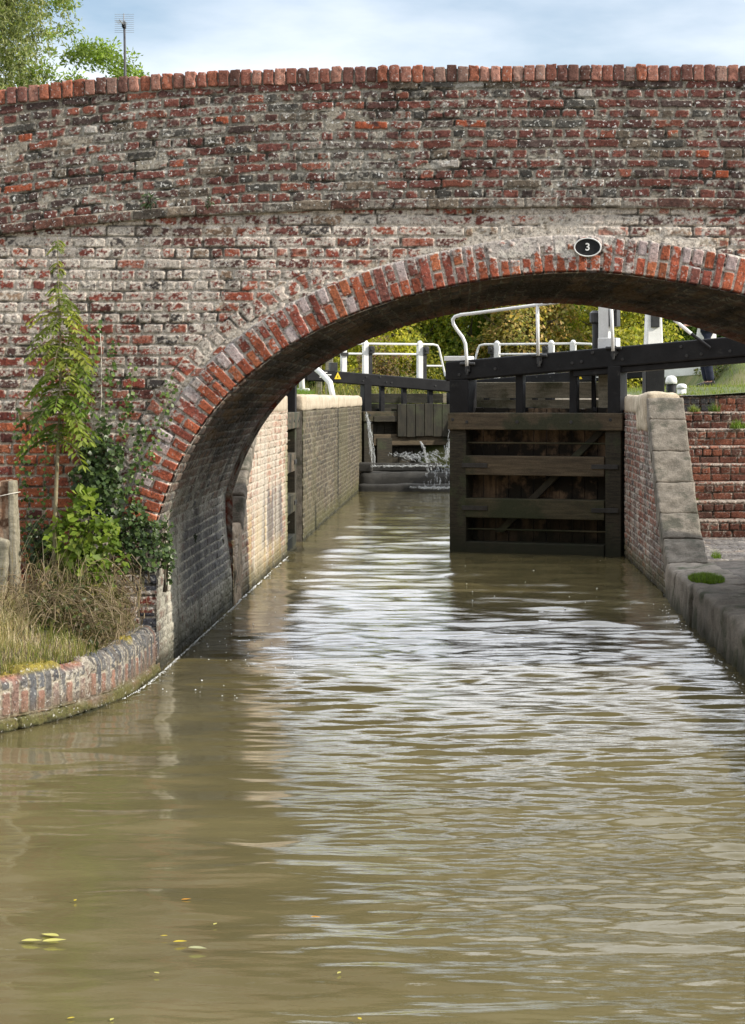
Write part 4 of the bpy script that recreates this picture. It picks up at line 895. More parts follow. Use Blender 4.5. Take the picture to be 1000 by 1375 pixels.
gl_, B2, _, _ = gate('lock_gate', 'open left hand bottom lock gate folded back into its wall recess', (XL - .22, 25.5, 0), math.radians(90), -1)
tg, B3, zt3, zb3 = gate('lock_gate', 'left hand top gate of the lock with hung boards and water spurting below', (XL, 44.4, 0), math.atan2(.36, .933), -1, -.10, .30, True)
tg2, B4, zt4, zb4 = gate('lock_gate', 'right hand top gate of the lock with white tipped beam beyond the closed gate', (XR, 44.4, 0), math.atan2(.36, -.933), 1, -.10, .30, True)
for (BB, d) in ((B3, -1), (B4, 1)):
    y = -d * .22
    hr = MB().tube([(-.75, y, 3.07), (-.45, y, 3.085), (1.70, y, 3.085), (1.80, y, 3.06), (1.84, y, 2.98), (1.98, y, 2.40)], .024, 8).tube([(-.45, y, 2.87), (1.46, y, 2.87)], .022, 8).tube([(1.46, y, 2.62), (1.93, y, 2.62)], .020, 8)
    BB('handrail', hr, 'white', None, 0)
    for s, gear in ((-.33, False), (.16, True), (1.40, True)):
        p = BB('paddle_post', MB().box((s, y - d * .02, 2.73), (.115, .12, .78)).lathe([(.055, 0), (.05, .03), (.02, .05)], (s, y - d * .02, 3.115), 10), 'white', None, .01)
        sg = 1
        if gear: BB('rack_box', MB().box((s + .115, y + d * .02, 2.96), (.12, .14, .16)).tube([(s + .115, y + d * .08, 2.98), (s + .115, y + d * .13, 2.98)], .05, 10), 'black_iron', p, .006); BB('rack', MB().box((s + .10, y, 2.54), (.075, .09, .70)), 'black_iron', p, .006)
        else: BB('rack_box', MB().box((s - .24, y, 2.55), (.16, .14, .26)), 'black_iron', p, .006); BB('clamp', MB().box((s, y + d * .06, 2.86), (.16, .05, .07)), 'black_iron', p, .006)
    BB('end_cap', MB().box((LEAF - .06, 0, 2.315), (.28, .24, .05)), 'white')
    # notice fixed to the beam: black board, white lines of small lettering and a yellow triangle
    c = -.95
    n = BB('notice', MB().box((c, d * .158, zb3(c) + .125), (.62, .012, .20)), 'black', None, 0)
    for k, w in enumerate((.17, .26, .22)): BB('lettering', MB().box((c + .04 * d + (w / 2) * (-d), d * .166, zb3(c) + .19 - .05 * k), (w, .003, .020)), 'white', n, 0)
    x0 = c + .36 * (1 if d < 0 else 1) * 1.0; zc = zb3(c) + .05
    BB('warning_triangle', MB().add([(x0 - .075, d * .160, zc), (x0 + .075, d * .160, zc), (x0, d * .160, zc + .15), (x0 - .075, d * .168, zc), (x0 + .075, d * .168, zc), (x0, d * .168, zc + .15)], [(0, 1, 2), (5, 4, 3), (0, 3, 4, 1), (1, 4, 5, 2), (2, 5, 3, 0)]), 'yellow', n, 0)
    BB('warning_mark', MB().box((x0, d * .170, zc + .05), (.014, .003, .05)), 'black', n, 0)

# --- cill with water pouring over it
cill = empty('lock_cill', (0, 43.6, 0), 0, 'dark wet concrete cill under the top gates with water spilling over', 'cill')
def cl(o): o.parent = cill; o.location = -Vector(cill.location); return o
mb = MB()
v, f = rounded_block([(XL + .0, 43.05, -.4), (XR, 43.05, -.4), (XL, 46.5, -.4), (XR, 46.5, -.4), (XL, 43.05, .40), (XR, 43.05, .40), (XL, 46.5, .42), (XR, 46.5, .42)], .09, .03, 5, 2.2, 4); mb.add(v, f); cl(mb.build('step', M['concrete'], None, True))
mb = MB(); v, f = rounded_block([(XL, 42.80, -.4), (XR, 42.80, -.4), (XL, 43.04, -.4), (XR, 43.04, -.4), (XL, 42.82, .16), (XR, 42.82, .16), (XL, 43.04, .17), (XR, 43.04, .17)], .05, .03, 5, 2.2, 5); mb.add(v, f); cl(mb.build('step', M['concrete'], None, True))
mb = MB().box((XL + .1, 43.30, .49), (.35, .45, .19)).box((XL + .9, 43.62, .48), (1.6, .3, .17)); cl(mb.build('ledge', M['concrete'], None, False, .03))
def streams(name, paths, r0, r1, n, seed, spread, group=None):
    """many thin wobbling strands of white water that follow the given path"""
    mb = MB(); rr = random.Random(seed)
    for k in range(n):
        pth = rr.choice(paths); off = Vector((rr.gauss(0, spread[0]), rr.gauss(0, spread[1]), rr.gauss(0, spread[2])))
        a = rr.uniform(0, .85); b = min(1, a + rr.uniform(.06, .34)); m = 6; pts = []
        for i in range(m):
            q = a + (b - a) * i / (m - 1); x = q * (len(pth) - 1); j = min(int(x), len(pth) - 2); p = Vector(pth[j]).lerp(Vector(pth[j + 1]), x - j)
            pts.append(p + off * (.35 + .8 * q) + Vector((rr.gauss(0, .010), rr.gauss(0, .010), rr.gauss(0, .014))))
        rad = rr.uniform(r0, r1); mb.tube(pts, [rad * .3, rad, rad * rr.uniform(.5, 1.2), rad * rr.uniform(.5, 1.2), rad * rr.uniform(.5, 1.1), rad * .3], 5)
    return tag(mb.build(name, M['spray'], None, True), kind='structure')
def arc(p, v, T, n=9): return [Vector(p) + Vector(v) * (T * i / n) + Vector((0, 0, -4.9)) * (T * i / n) ** 2 for i in range(n + 1)]
streams('water', [arc(at(490, 553, 44.0), (.42, -.7, .1), .52), arc(at(490, 557, 44.0), (.36, -.6, .0), .50)], .003, .009, 60, 1, (.02, .03, .02))
streams('water', [arc(at(563, 594, 44.2), (.55, -1.2, .2), .34)], .005, .012, 30, 2, (.012, .02, .012))
streams('water', [arc(at(611, 572, 44.6), (-.18, -.9, .1), .42), arc(at(606, 590, 44.6), (-.3, -.9, .1), .32)], .003, .010, 160, 3, (.05, .05, .04))
streams('water', [[at(x, 612, 43.9), at(x + 14, 607 + (x % 7), 43.6), at(x + 34, 620, 43.3)] for x in range(520, 575, 6)], .003, .010, 110, 4, (.10, .10, .035))
streams('water', [[at(x, 624, 43.1), at(x + 2, 634, 42.98), at(x + 1, 655, 42.8)] for x in range(572, 640, 5)], .003, .009, 120, 5, (.03, .02, .02))
streams('water', [[at(x, 625, 43.2), at(x + 8, 626, 43.1), at(x + 30, 625, 43.15)] for x in range(492, 600, 8)], .004, .010, 90, 6, (.04, .04, .008))
streams('water', [[at(x, 654, 42.6), at(x + 10, 655, 42.5), at(x + 22, 655, 42.6)] for x in range(550, 640, 5)], .004, .010, 170, 7, (.05, .16, .008))

# --- white ladder hoop, mooring bollards, paddle stand, old posts on the lock sides
def hoop():
    p1, p2 = at(406, 525, 38.0), at(447, 533, 36.9); zt0 = at(0, 488, 37.4).z
    t = empty('ladder_hoop', ((p1.x + p2.x) / 2, (p1.y + p2.y) / 2, 1.95), 0, 'white steel handrail hoop at the left lock edge', 'handrail')
    a = Vector((p1.x, p1.y, 1.93)); b = Vector((p2.x, p2.y, 1.93)); o = Vector(t.location)
    m1 = at(404, 484, 38.0); m2 = at(418, 490, 37.7); m3 = at(431, 501, 37.3); m4 = at(443, 514, 37.0)
    pts = [a, a.lerp(m1, .7), m1, Vector((m1.x + .06, m1.y, m1.z + .05)), m2, m3, m4, b.lerp(m4, .5), b]
    mb = MB().tube([p - o for p in pts], .052, 10); mb.build('rail', M['white'], t, True)
    mb = MB().box(a - o + Vector((0, 0, .09)), (.26, .10, .16)); mb.build('foot_plate', M['white'], t, False, .02)
hoop()
def bollard(label, p, r, h, black):
    t = empty('mooring_bollard', p, 0, label, 'bollard', 'mooring bollards on the right lock side')
    MB().lathe([(r * .9, -.1), (r * .9, 0), (r * .86, h * .55)], (0, 0, 0), 18).build('base', M['black' if black else 'white'], t, True)
    MB().lathe([(r, h * .55), (r * 1.02, h * .7), (r * .9, h * .88), (r * .55, h * .98), (.01, h)], (0, 0, 0), 18).build('cap', M['white'], t, True)
p = at(901, 519, 30.5); bollard('black mooring bollard with domed white cap on the grass', (p.x, p.y, 1.98), .085, .27, True)
p = at(915, 520, 30.2); bollard('low all white mooring stub beside the black bollard', (p.x, p.y, 1.97), .075, .16, False)
def stand():
    p = at(877, 520, 29.3); t = empty('paddle_stand', (p.x, p.y, 1.97), .15, 'tall tapering white ground paddle post behind the balance beam', 'post')
    MB().hexa([(-.13, -.11, .42), (.13, -.11, .42), (-.13, .11, .42), (.13, .11, .42), (-.10, -.085, 1.25), (.10, -.085, 1.25), (-.10, .085, 1.25), (.10, .085, 1.25)]).build('post', M['white'], t, False, .02)
    MB().hexa([(-.135, -.12, -.1), (.135, -.12, -.1), (-.135, .12, -.1), (.135, .12, -.1), (-.135, -.12, .42), (.135, -.12, .42), (-.135, .12, .42), (.135, .12, .42)]).build('base', M['black'], t, False, .015)
    MB().box((.0, -.11, 1.05), (.12, .05, .22)).build('rack_plate', M['black_iron'], t, False, .01)
stand()
for i, (u, v, Y, w, h, lb) in enumerate(((442, 480, 49.5, .20, .95, 'squat grey timber post behind the left top beam'), (428, 488, 51, .16, .75, 'thin grey timber post left of the squat post behind the lock'))):
    p = at(u, v, Y); tag(MB().hexa([(p.x - w / 2, Y - w / 2, 1.8), (p.x + w / 2, Y - w / 2, 1.8), (p.x - w / 2, Y + w / 2, 1.8), (p.x + w / 2, Y + w / 2, 1.8), (p.x - w * .42, Y - w * .4, p.z), (p.x + w * .45, Y - w * .4, p.z + .03), (p.x - w * .42, Y + w * .4, p.z + .02), (p.x + w * .42, Y + w * .4, p.z)]).build('timber_post', M['wood_grey'], None, False, .015), lb, 'post')

# ------------------------------------------------------------------ foliage helpers
def rng(s): return np.random.default_rng(s)
def leaves(name, P, D, size, cols, mat, parent=None, ratio=.5, seed=0, curl=.25, alpha=None, facing=None):
    """one folded pointed leaf per row: base P, direction D, length size"""
    r = rng(seed); n = len(P); D = D / np.maximum(np.linalg.norm(D, axis=1, keepdims=True), 1e-6)
    up = r.normal(size=(n, 3)) if facing is None else facing + r.normal(size=(n, 3)) * .45
    W = np.cross(D, up); W /= np.maximum(np.linalg.norm(W, axis=1, keepdims=True), 1e-6); N = np.cross(W, D)
    s = size[:, None]; a = P; t = P + D * s; m = P + D * s * .5 ; l = m + W * s * ratio * .5 + N * s * curl * .4; q = m - W * s * ratio * .5 + N * s * curl * .4; t = t + N * s * curl * .0
    V = np.stack([a, q, t, l], 1).reshape(-1, 3); i = np.arange(n)[:, None] * 4
    Fq = np.concatenate([i + np.array([[0, 1, 2]]), i + np.array([[0, 2, 3]])], 0)
    C = np.repeat(cols, 4, axis=0)
    return link(name, np_mesh(name, V, Fq, C), M[mat], parent)
def leafcols(r, n, pal, wts=None, jit=.35):
    pal = np.array(pal); k = r.choice(len(pal), n, p=None if wts is None else np.array(wts) / sum(wts)); return np.clip(pal[k] * (1 - jit + 2 * jit * r.random((n, 1))), .003, .8)
def limb(mb, p, d, l, r, depth, rr, tips, droop=0):
    n = 5; pts = [Vector(p)]; dirv = Vector(d).normalized()
    for i in range(n):
        dirv = (dirv + Vector((rr.gauss(0, .12), rr.gauss(0, .12), rr.gauss(.02 - droop, .10)))).normalized(); pts.append(pts[-1] + dirv * l / n)
    mb.tube(pts, [r * (1 - .12 * i) for i in range(n + 1)], 7 if depth > 1 else 5, False)
    if depth == 0: tips.append(pts[-1]); tips.append(pts[3]); return
    for k in range(rr.choice((3, 4))):
        a = rr.uniform(0, 6.28); sp = rr.uniform(.5, .95); dd = (dirv + Vector((math.cos(a) * sp, math.sin(a) * sp, rr.uniform(-.1, .35)))).normalized()
        limb(mb, pts[rr.choice((3, 4, 5))], dd, l * rr.uniform(.55, .75), r * .5, depth - 1, rr, tips, droop)
    tips.append(pts[-1])
def tree(name, label, base, h, rx, ry, pal, wts, seed, nleaf=14000, leaf=.11, ratio=.55, droop=.15, nclump=70, low=.18, trunk=.14, group=None, cr=.34, gaps=.0):
    r = rng(seed); rr = random.Random(seed); t = empty(name, base, 0, label, 'tree', group); pal = [tuple(min(.62, q * 1.45) for q in c) for c in pal]
    mb = MB(); tips = []; mb.tube([(0, 0, -.2), (rr.uniform(-.1, .1), rr.uniform(-.1, .1), h * .25), (rr.uniform(-.2, .2), rr.uniform(-.1, .1), h * .55), (rr.uniform(-.3, .3), 0, h * .82)], [trunk, trunk * .8, trunk * .5, trunk * .15], 9, False)
    for k in range(9):
        a = k * 2.4 + rr.random(); z = h * rr.uniform(.2, .65); limb(mb, (0, 0, z), (math.cos(a) * rx / ry, math.sin(a), rr.uniform(.3, .9)), min(rx, ry) * rr.uniform(.6, .9), trunk * .4, 1, rr, tips)
    mb.build('trunk', M['bark'], t, True)
    # leafy clumps through an uneven crown
    c = r.normal(size=(nclump * 3, 3)); c /= np.linalg.norm(c, axis=1, keepdims=True); rad = r.random((nclump * 3, 1)) ** .45; c = c * rad
    lump = 1 + .30 * np.sin(c[:, :1] * 5 + seed) * np.cos(c[:, 2:] * 4 + seed * 2); c = c * lump
    zc = h * (low + 1) / 2; rz = h * (1 - low) / 2
    wid = np.clip(1.1 - .55 * np.maximum(c[:, 2], 0) ** 1.5, .3, 1.2)
    cen = np.stack([c[:, 0] * rx * wid, c[:, 1] * ry * wid, zc + c[:, 2] * rz], 1)[:nclump]
    per = nleaf // nclump; P = []; Cc = []
    for i in range(nclump):
        n = int(per * r.uniform(.5, 1.5)); g = r.normal(size=(n, 3)); g = g / np.linalg.norm(g, axis=1, keepdims=True) * (r.random((n, 1)) ** .4); s = r.uniform(.65, 1.3) * cr * min(rx, ry)
        P.append(cen[i] + g * s * np.array([1.15, 1.15, .8])); Cc.append(leafcols(r, n, pal, wts, .3) * r.uniform(.72, 1.25))
    P = np.concatenate(P); Cc = np.concatenate(Cc); n = len(P)
    D = r.normal(size=(n, 3)) * .8 + (P - np.array([0, 0, zc])) / max(rx, rz) * .8; D[:, 2] -= droop * 3
    leaves('crown', P, D, leaf * r.uniform(.6, 1.35, n), Cc, 'leaf', t, ratio, seed)
    return t
GREEN = [(.085, .14, .030), (.12, .18, .038), (.06, .10, .024)]
YELL = [(.42, .37, .06), (.30, .30, .05), (.50, .41, .08), (.18, .21, .04)]
OLIVE = [(.19, .24, .045), (.26, .29, .06), (.12, .17, .034)]
AUT = [(.32, .25, .08), (.22, .21, .06), (.36, .24, .09), (.16, .16, .05)]
spec = [(470, 53.0, 4.0, 1.5, YELL, 'golden yellow leaved tree beyond the left top gate'), (545, 54.5, 4.4, 1.5, YELL, 'tall bright yellow tree behind the left gate handrail end'), (425, 57, 4.3, 1.9, GREEN, 'dark green tree furthest left beyond the lock'),
        (592, 57, 4.9, 1.8, GREEN, 'deep green tree between the yellow tree and the curved white rail'), (660, 55, 4.6, 1.9, OLIVE, 'light green bushy tree behind the curved white rail'), (708, 53.5, 4.1, 1.3, AUT, 'autumn tinted tree in the middle behind the lock'),
        (762, 57, 5.0, 1.9, OLIVE, 'tall olive tree left of the white paddle post'), (828, 54, 4.4, 1.5, YELL, 'yellowing tree just right of the white paddle post'), (905, 57, 4.9, 2.0, OLIVE, 'light green tree behind the tapering white post'),
        (985, 55, 4.8, 2.0, GREEN, 'green tree furthest right under the arch'), (350, 56, 4.8, 2.2, GREEN, None), (1080, 56, 5.0, 2.3, OLIVE, None), (270, 57, 4.6, 2.2, OLIVE, None)]
for i, (u, Y, h, rx, pal, lb) in enumerate(spec):
    p = at(u, 0, Y)
    if lb is None: lb = {10: 'green hedgerow tree hidden behind the left arch haunch', 11: 'olive hedgerow tree hidden behind the right arch haunch', 12: 'olive hedgerow tree behind the bridge left of the lock'}[i]
    tree('hedgerow_tree', lb, (p.x, Y, 1.85), h, rx, 1.6, pal, None, 100 + i, 17000, .115, .6, .12, 100, -.08, .10, 'hedgerow trees beyond the lock', .34)
def wood():
    r = rng(400); n = 42000; x = r.uniform(-14, 16, n); y = r.uniform(61, 66, n); top = 4.9 + 2.0 * (fbm(x * .5, x * 0, 401, 3) - .5); z = 1.6 + r.random(n) ** .8 * (top - 1.6)
    cl = fbm(x * 1.1, z * 1.1, 402, 3); k = r.random(n) < sst(.28, .5, cl) + .25; P = np.stack([x, y, z], 1)[k]; D = r.normal(size=P.shape); D[:, 2] -= .4
    c = leafcols(r, len(P), GREEN + OLIVE, None, .35) * 1.3; tag(leaves('woodland', P, D, r.uniform(.18, .34, len(P)), c, 'leaf', None, .7, 403), kind='stuff')
wood()
# trees that show over the parapet on the left
def willow():
    base = Vector((-9.75, 40.5, 1.9)); t = empty('willow_tree', base, 0, 'wispy grey green willow at the left edge above the parapet', 'tree'); rr = random.Random(3); r = rng(3)
    mb = MB(); tips = []; mb.tube([(0, 0, -.3), (.1, 0, 3), (0, .1, 5.5), (.2, 0, 8)], [.28, .22, .15, .06], 9, False)
    for k in range(16):
        a = k * 2.4; limb(mb, (0, 0, rr.uniform(3.5, 7.6)), (math.cos(a), math.sin(a), rr.uniform(.5, 1.1)), rr.uniform(1.0, 1.6), .055, 1, rr, tips)
    P = []; D = []; C = []
    for q in range(1250):
        b = Vector(rr.choice(tips)) + Vector((rr.gauss(0, .42), rr.gauss(0, .35), rr.gauss(-.1, .5))); l = rr.uniform(.35, .95); o = Vector((rr.gauss(0, .35), rr.gauss(0, .35), 0)); m = 42
        f = np.linspace(0, 1, m)[:, None]; pth = np.array(b) + np.array(o) * f * l + np.array([[0, 0, -1.]]) * (f ** 1.7) * l + np.array([[0, 0, .12]]) * np.sin(f * 3)
        P.append(pth + r.normal(size=(m, 3)) * .025); dd = r.normal(size=(m, 3)) * .8; dd[:, 2] -= .8; D.append(dd)
        C.append(leafcols(r, m, [(.27, .29, .12), (.20, .24, .08), (.34, .35, .17), (.12, .15, .05)], None, .3) * rr.uniform(.75, 1.2))
    mb.build('trunk', M['bark'], t, True); leaves('crown', np.concatenate(P), np.concatenate(D), r.uniform(.08, .14, 1250 * 42), np.concatenate(C), 'leaf', t, .26, 5)
willow()
tree('ash_tree', 'loose bright green tree between the willow and the aerial', (-7.75, 41.5, 1.9), 7.75, 1.75, 1.3, [(.13, .18, .035), (.17, .22, .045), (.09, .13, .025)], None, 31, 16000, .095, .42, .1, 120, .38, .09, None, .20)
tree('young_tree', 'bright rounded treetop filling the gap right of the willow', (-8.35, 42.5, 1.9), 7.35, 1.1, 1.0, [(.15, .20, .045), (.20, .24, .06), (.10, .14, .03)], None, 39, 9000, .095, .4, .1, 90, .40, .07, None, .24)
tree('young_tree', 'small sparse treetop just behind the aerial mast', (-6.55, 43, 1.9), 6.95, .75, .7, [(.14, .19, .04), (.10, .14, .03)], None, 37, 3000, .10, .4, .1, 40, .35, .06, None, .45)
tree('young_tree', 'tiny twig tip peeping over the parapet right of the aerial', (-6.05, 46, 1.9), 6.35, .35, .4, [(.14, .19, .04), (.10, .14, .03)], None, 38, 300, .09, .4, .1, 14, .5, .05, None, .5)
def aerial():
    Y = 37.5; p = at(167, 30, Y); t = empty('television_aerial', (p.x, Y, 1.9), 0, 'television aerial on a thin dark mast rising behind the parapet', 'aerial')
    H = p.z - 1.9; mb = MB().tube([(.06, 0, -.1), (.02, 0, H * .8), (0, 0, H - .1)], [.032, .026, .020], 8); mb.build('mast', M['mast'], t, True)
    MB().box((0, -.05, H - .07), (.055, .18, .09)).tube([(0, -.05, H - .02), (.02, -.05, H + .0)], .03, 8).build('dipole_box', M['black'], t, False, .01)
    mb = MB(); mb.tube([(-.015, .02, H - .18), (-.015, .02, H + .16)], .010, 6)
    for k in range(10):
        z = H - .18 + k * .036; mb.tube([(-.18, .02, z), (.17, .02, z)], .0035, 5)
    mb.tube([(0, 0, H - .06), (0, -.55, H - .06)], .01, 6)
    for k in range(6): mb.tube([(-.09, -.12 - k * .08, H - .06), (.09, -.12 - k * .08, H - .06)], .0035, 5)
    mb.build('elements', M['alu'], t)
aerial()

# ------------------------------------------------------------------ growth on the left bank
def blades(name, xy, z, h, lean, cols, w, mat, seed, stuff=True, parent=None, segs=3):
    r = rng(seed); n = len(xy); a = r.uniform(0, 6.283, n); d = np.stack([np.cos(a), np.sin(a), 0 * a], 1) + (lean if isinstance(lean, np.ndarray) else np.array(lean)); 
    sd = np.stack([-np.sin(a), np.cos(a), 0 * a], 1); base = np.concatenate([xy, z[:, None]], 1); V = []; bend = r.uniform(.15, .75, n)[:, None]
    for k in range(segs + 1):
        f = k / segs; c = base + np.array([[0, 0, 1.]]) * h[:, None] * (f - .35 * bend * f * f) + d * h[:, None] * bend * f * f; ww = w * (1 - f * .92); V.append(c - sd * ww); V.append(c + sd * ww)
    V = np.stack(V, 1); nv = V.shape[1]; i = (np.arange(n) * nv)[:, None]; Fq = np.concatenate([i + np.array([[2 * k, 2 * k + 1, 2 * k + 3, 2 * k + 2]]) for k in range(segs)], 0)
    o = link(name, np_mesh(name, V.reshape(-1, 3), Fq, np.repeat(cols, nv, axis=0)), M[mat], parent)
    return tag(o, kind='stuff') if stuff else o
STRAW = [(.62, .51, .32), (.50, .39, .23), (.70, .60, .41), (.36, .27, .14), (.34, .33, .12)]
def bank_growth():
    r = rng(61)
    n = 17000; x = r.uniform(-4.3, -2.27, n); y = wall_y(x) + .16 + r.random(n) * 2.2; dens = fbm(x * 2.0, y * 2.0, 62, 3); k = (y < 14.35) & (dens > .26) ; x, y = x[k], y[k]
    h = (.05 + .12 * sst(.35, .62, fbm(x * 1.5, y * 1.5, 63, 3)) * sst(-2.55, -2.85, x)) * r.uniform(.5, 1.25, len(x))
    blades('dry_grass', np.stack([x, y], 1), bank_z(x, y) - .01, h, (.18, -.25, 0), leafcols(r, len(x), STRAW, None, .3), .0022, 'straw', 64)
    n = 5500; x = r.uniform(-4.3, -2.27, n); y = wall_y(x) + .12 + r.random(n) ** 1.5 * 1.8; dens = fbm(x * 2.6, y * 2.6, 65, 3); k = (y < 14.3) & (dens > .40); x, y = x[k], y[k]
    blades('grass', np.stack([x, y], 1), bank_z(x, y) - .01, r.uniform(.05, .15, len(x)), (.05, -.1, 0), leafcols(r, len(x), [(.13, .16, .03), (.19, .21, .045), (.24, .22, .06)], None, .3), .0024, 'straw', 66)
    # tall bent straw stems by the wall
    n = 160; x = r.uniform(-3.4, -2.3, n); y = r.uniform(13.5, 14.3, n); blades('dry_grass', np.stack([x, y], 1), bank_z(x, y), r.uniform(.25, .75, n), (.15, -.1, 0), leafcols(r, n, STRAW, None, .25), .0022, 'straw', 67, segs=6)
    # tangle of dead stems lying towards the water on the right
    mb = MB(); rr = random.Random(9); pal = [(.30, .23, .14), (.22, .16, .09), (.38, .30, .19), (.15, .11, .06), (.17, .15, .06)]
    for i in range(620):
        x = rr.uniform(-2.95, -2.25); y = rr.uniform(13.1, 14.35); z = float(bank_z(np.array([x]), np.array([y]))[0]); l = rr.uniform(.18, .5); a = rr.gauss(-.9, .9)
        d = Vector((math.cos(a), math.sin(a), 0)); hh = rr.uniform(.03, .24) * (1.25 if y > 13.8 else .75); pts = []
        for q in range(6):
            f = q / 5; pp = Vector((x, y, z)) + d * l * f; pp.z += hh * math.sin(f * 2.9) + rr.gauss(0, .006); ex = -2.17
            pp.x = min(pp.x, ex + .02 * rr.random()); pts.append(pp)
        mb.col = rr.choice(pal); mb.tube(pts, rr.uniform(.0012, .0028), 4, False)
    tag(mb.build('dead_stems', M['straw'], None, False, 0, True), kind='stuff')
    n = 2600; x = r.uniform(-2.72, -2.20, n); y = r.uniform(13.0, 14.4, n); k = (x < -2.17 - .1) & (y > wall_y(x) + .12); x, y = x[k], y[k]
    z = bank_z(x, y) + r.random(len(x)) ** 2 * .20; D = r.normal(size=(len(x), 3)); leaves('ground_cover', np.stack([x, y, z], 1), D, r.uniform(.02, .045, len(x)), leafcols(r, len(x), [(.06, .08, .02), (.10, .10, .03), (.17, .13, .06), (.05, .06, .018)], None, .3), 'ivy', None, .6, 71)['kind'] = 'stuff'
    # moss cushions on the wall top
    mb = MB(); 
    for i in range(26):
        s = rr.uniform(2.5, 4.4); x = float(np.interp(s, WC, WX)); y = float(np.interp(s, WC, WY)); tx = float(np.interp(s, WC, np.gradient(WX, WC))); ty = float(np.interp(s, WC, np.gradient(WY, WC))); bk = rr.uniform(.09, .30); c = Vector((x + ty * bk, y - tx * bk, .332 + .02 * rr.random()))
        R = rr.uniform(.02, .045); n_ = 14; vs = []; fs = []
        for a in range(5):
            for q in range(n_):
                th = 6.283 * q / n_; rad = R * (1 - (a / 4.0) ** 2 * .98 if a else 1.0); rad = R * math.cos(a / 4 * 1.5); v = c + Vector((math.cos(th) * rad * 1.3, math.sin(th) * rad, R * .36 * math.sin(a / 4 * 1.5) - .01)); v += mnoise.noise_vector(v * 28) * .012; vs.append(v)
        for a in range(4):
            for q in range(n_): fs.append((a * n_ + q, a * n_ + (q + 1) % n_, (a + 1) * n_ + (q + 1) % n_, (a + 1) * n_ + q))
        fs.append(tuple(4 * n_ + q for q in range(n_))); mb.add(vs, fs)
    tag(mb.build('moss', M['moss'], None, True), kind='stuff')
bank_growth()
def wallp(u, v, off=.03): p = at(u, v, YF - off); return np.array([p.x, p.y, p.z])
def ivy_strand(label, path, n, seed, pal, size=(.022, .040), spread=9, thick=.002, light=1.0):
    t = empty('ivy_strand', Vector(wallp(*path[0])), 0, label, 'ivy', 'ivy strands climbing the bridge'); o = np.array(t.location); r = rng(seed)
    pts = [wallp(u, v, .03) for u, v in path]; mb = MB().tube([Vector(p - o) for p in pts], thick, 5); mb.build('stem', M['stem'], t, True)
    q = r.random(n) * (len(path) - 1); i = np.minimum(q.astype(int), len(path) - 2); f = (q - i)[:, None]; A = np.array(pts); P = A[i] * (1 - f) + A[i + 1] * f - o
    P[:, 0] += r.normal(size=n) * spread / SB * .5; P[:, 2] += r.normal(size=n) * .02; P[:, 1] -= r.random(n) * .05
    D = r.normal(size=(n, 3)) * np.array([.8, .3, .5]) + np.array([0, -.2, -.55])
    fc = np.tile(np.array([[.25, -1., .35]]), (n, 1)); leaves('foliage', P, D, r.uniform(*size, n), leafcols(r, n, pal, None, .35) * light, 'ivy', t, .95, seed, .18, None, fc)
IVY = [(.07, .12, .028), (.10, .17, .036), (.045, .085, .022), (.14, .21, .045)]; IVD = [(.04, .07, .02), (.055, .095, .027), (.028, .05, .016), (.085, .13, .034)]
ivy_strand('ivy strand at the far left beside the timber post', [(48, 780), (36, 700), (34, 640), (28, 590), (24, 545)], 90, 201, IVY)
ivy_strand('ivy strand just right of the sapling crown', [(112, 640), (114, 560), (122, 500), (131, 430)], 120, 202, IVY)
ivy_strand('ivy strand left of a pair halfway to the arch', [(132, 640), (142, 570), (148, 510), (154, 462)], 95, 203, IVY)
ivy_strand('ivy strand right of a pair halfway to the arch', [(150, 650), (166, 580), (174, 540), (180, 492)], 100, 204, IVY)
ivy_strand('ivy strand running up the edge of the arch ring', [(176, 690), (190, 640), (208, 600), (220, 555), (231, 505)], 130, 205, IVY, (.02, .036))
ivy_strand('short ivy strand low beside the arch foot', [(160, 700), (172, 650), (186, 610), (196, 570)], 110, 206, IVY)
ivy_strand('ivy strand behind the sapling stem', [(60, 740), (58, 660), (62, 600), (54, 560)], 70, 207, IVY, (.02, .034))
def clump(name, label, cat, cen, rad, n, size, pal, seed, ratio=.8, flat=False, mat='ivy', fbias=(.2, -1, .4), shell=.35, stems=6):
    r = rng(seed); c = Vector(at(*cen[:2], cen[2])); t = empty(name, (c.x, c.y, c.z - rad[2]), 0, label, cat); g = r.normal(size=(n, 3)); g /= np.linalg.norm(g, axis=1, keepdims=True); g *= r.random((n, 1)) ** shell
    lump = 1 + .35 * np.sin(g[:, :1] * 6 + seed) * np.cos(g[:, 2:] * 7 + seed); P = g * lump * np.array(rad) + np.array([0, 0, rad[2]]); P[:, 1] = np.minimum(P[:, 1], YF - .02 - c.y) if c.y < YF else P[:, 1]
    D = r.normal(size=(n, 3)) * .7 + g * .7 + np.array([0, -.1, -.35]); fc = np.tile(np.array([fbias]), (n, 1)); mb = MB(); rr = random.Random(seed)
    for k in range(stems): mb.tube([(rr.gauss(0, min(.05, rad[0] * .3)), rr.gauss(0, min(.04, rad[1] * .3)), -min(.15, rad[2] * .4)), (rr.gauss(0, rad[0] * .3), rr.gauss(0, rad[1] * .2), rad[2] * .8), (rr.gauss(0, rad[0] * .5), rr.gauss(0, rad[1] * .3), rad[2] * 1.6)], [.006, .004, .002], 5)
    mb.build('stems', M['bark'], t, True); leaves('foliage', P, D, r.uniform(*size, n), leafcols(r, n, pal, None, .35), mat, t, ratio, seed, .18, None, fc); return t
clump('ivy_clump', 'dense dark ivy mound on the wall above the bright shrub', 'ivy', (132, 640, 14.38), (.15, .08, .32), 1500, (.026, .046), IVD, 211, .95)
clump('ivy_clump', 'dark straggling ivy at the foot of the arch ring', 'ivy', (183, 722, 14.34), (.17, .10, .22), 950, (.024, .042), IVD, 212, .9)
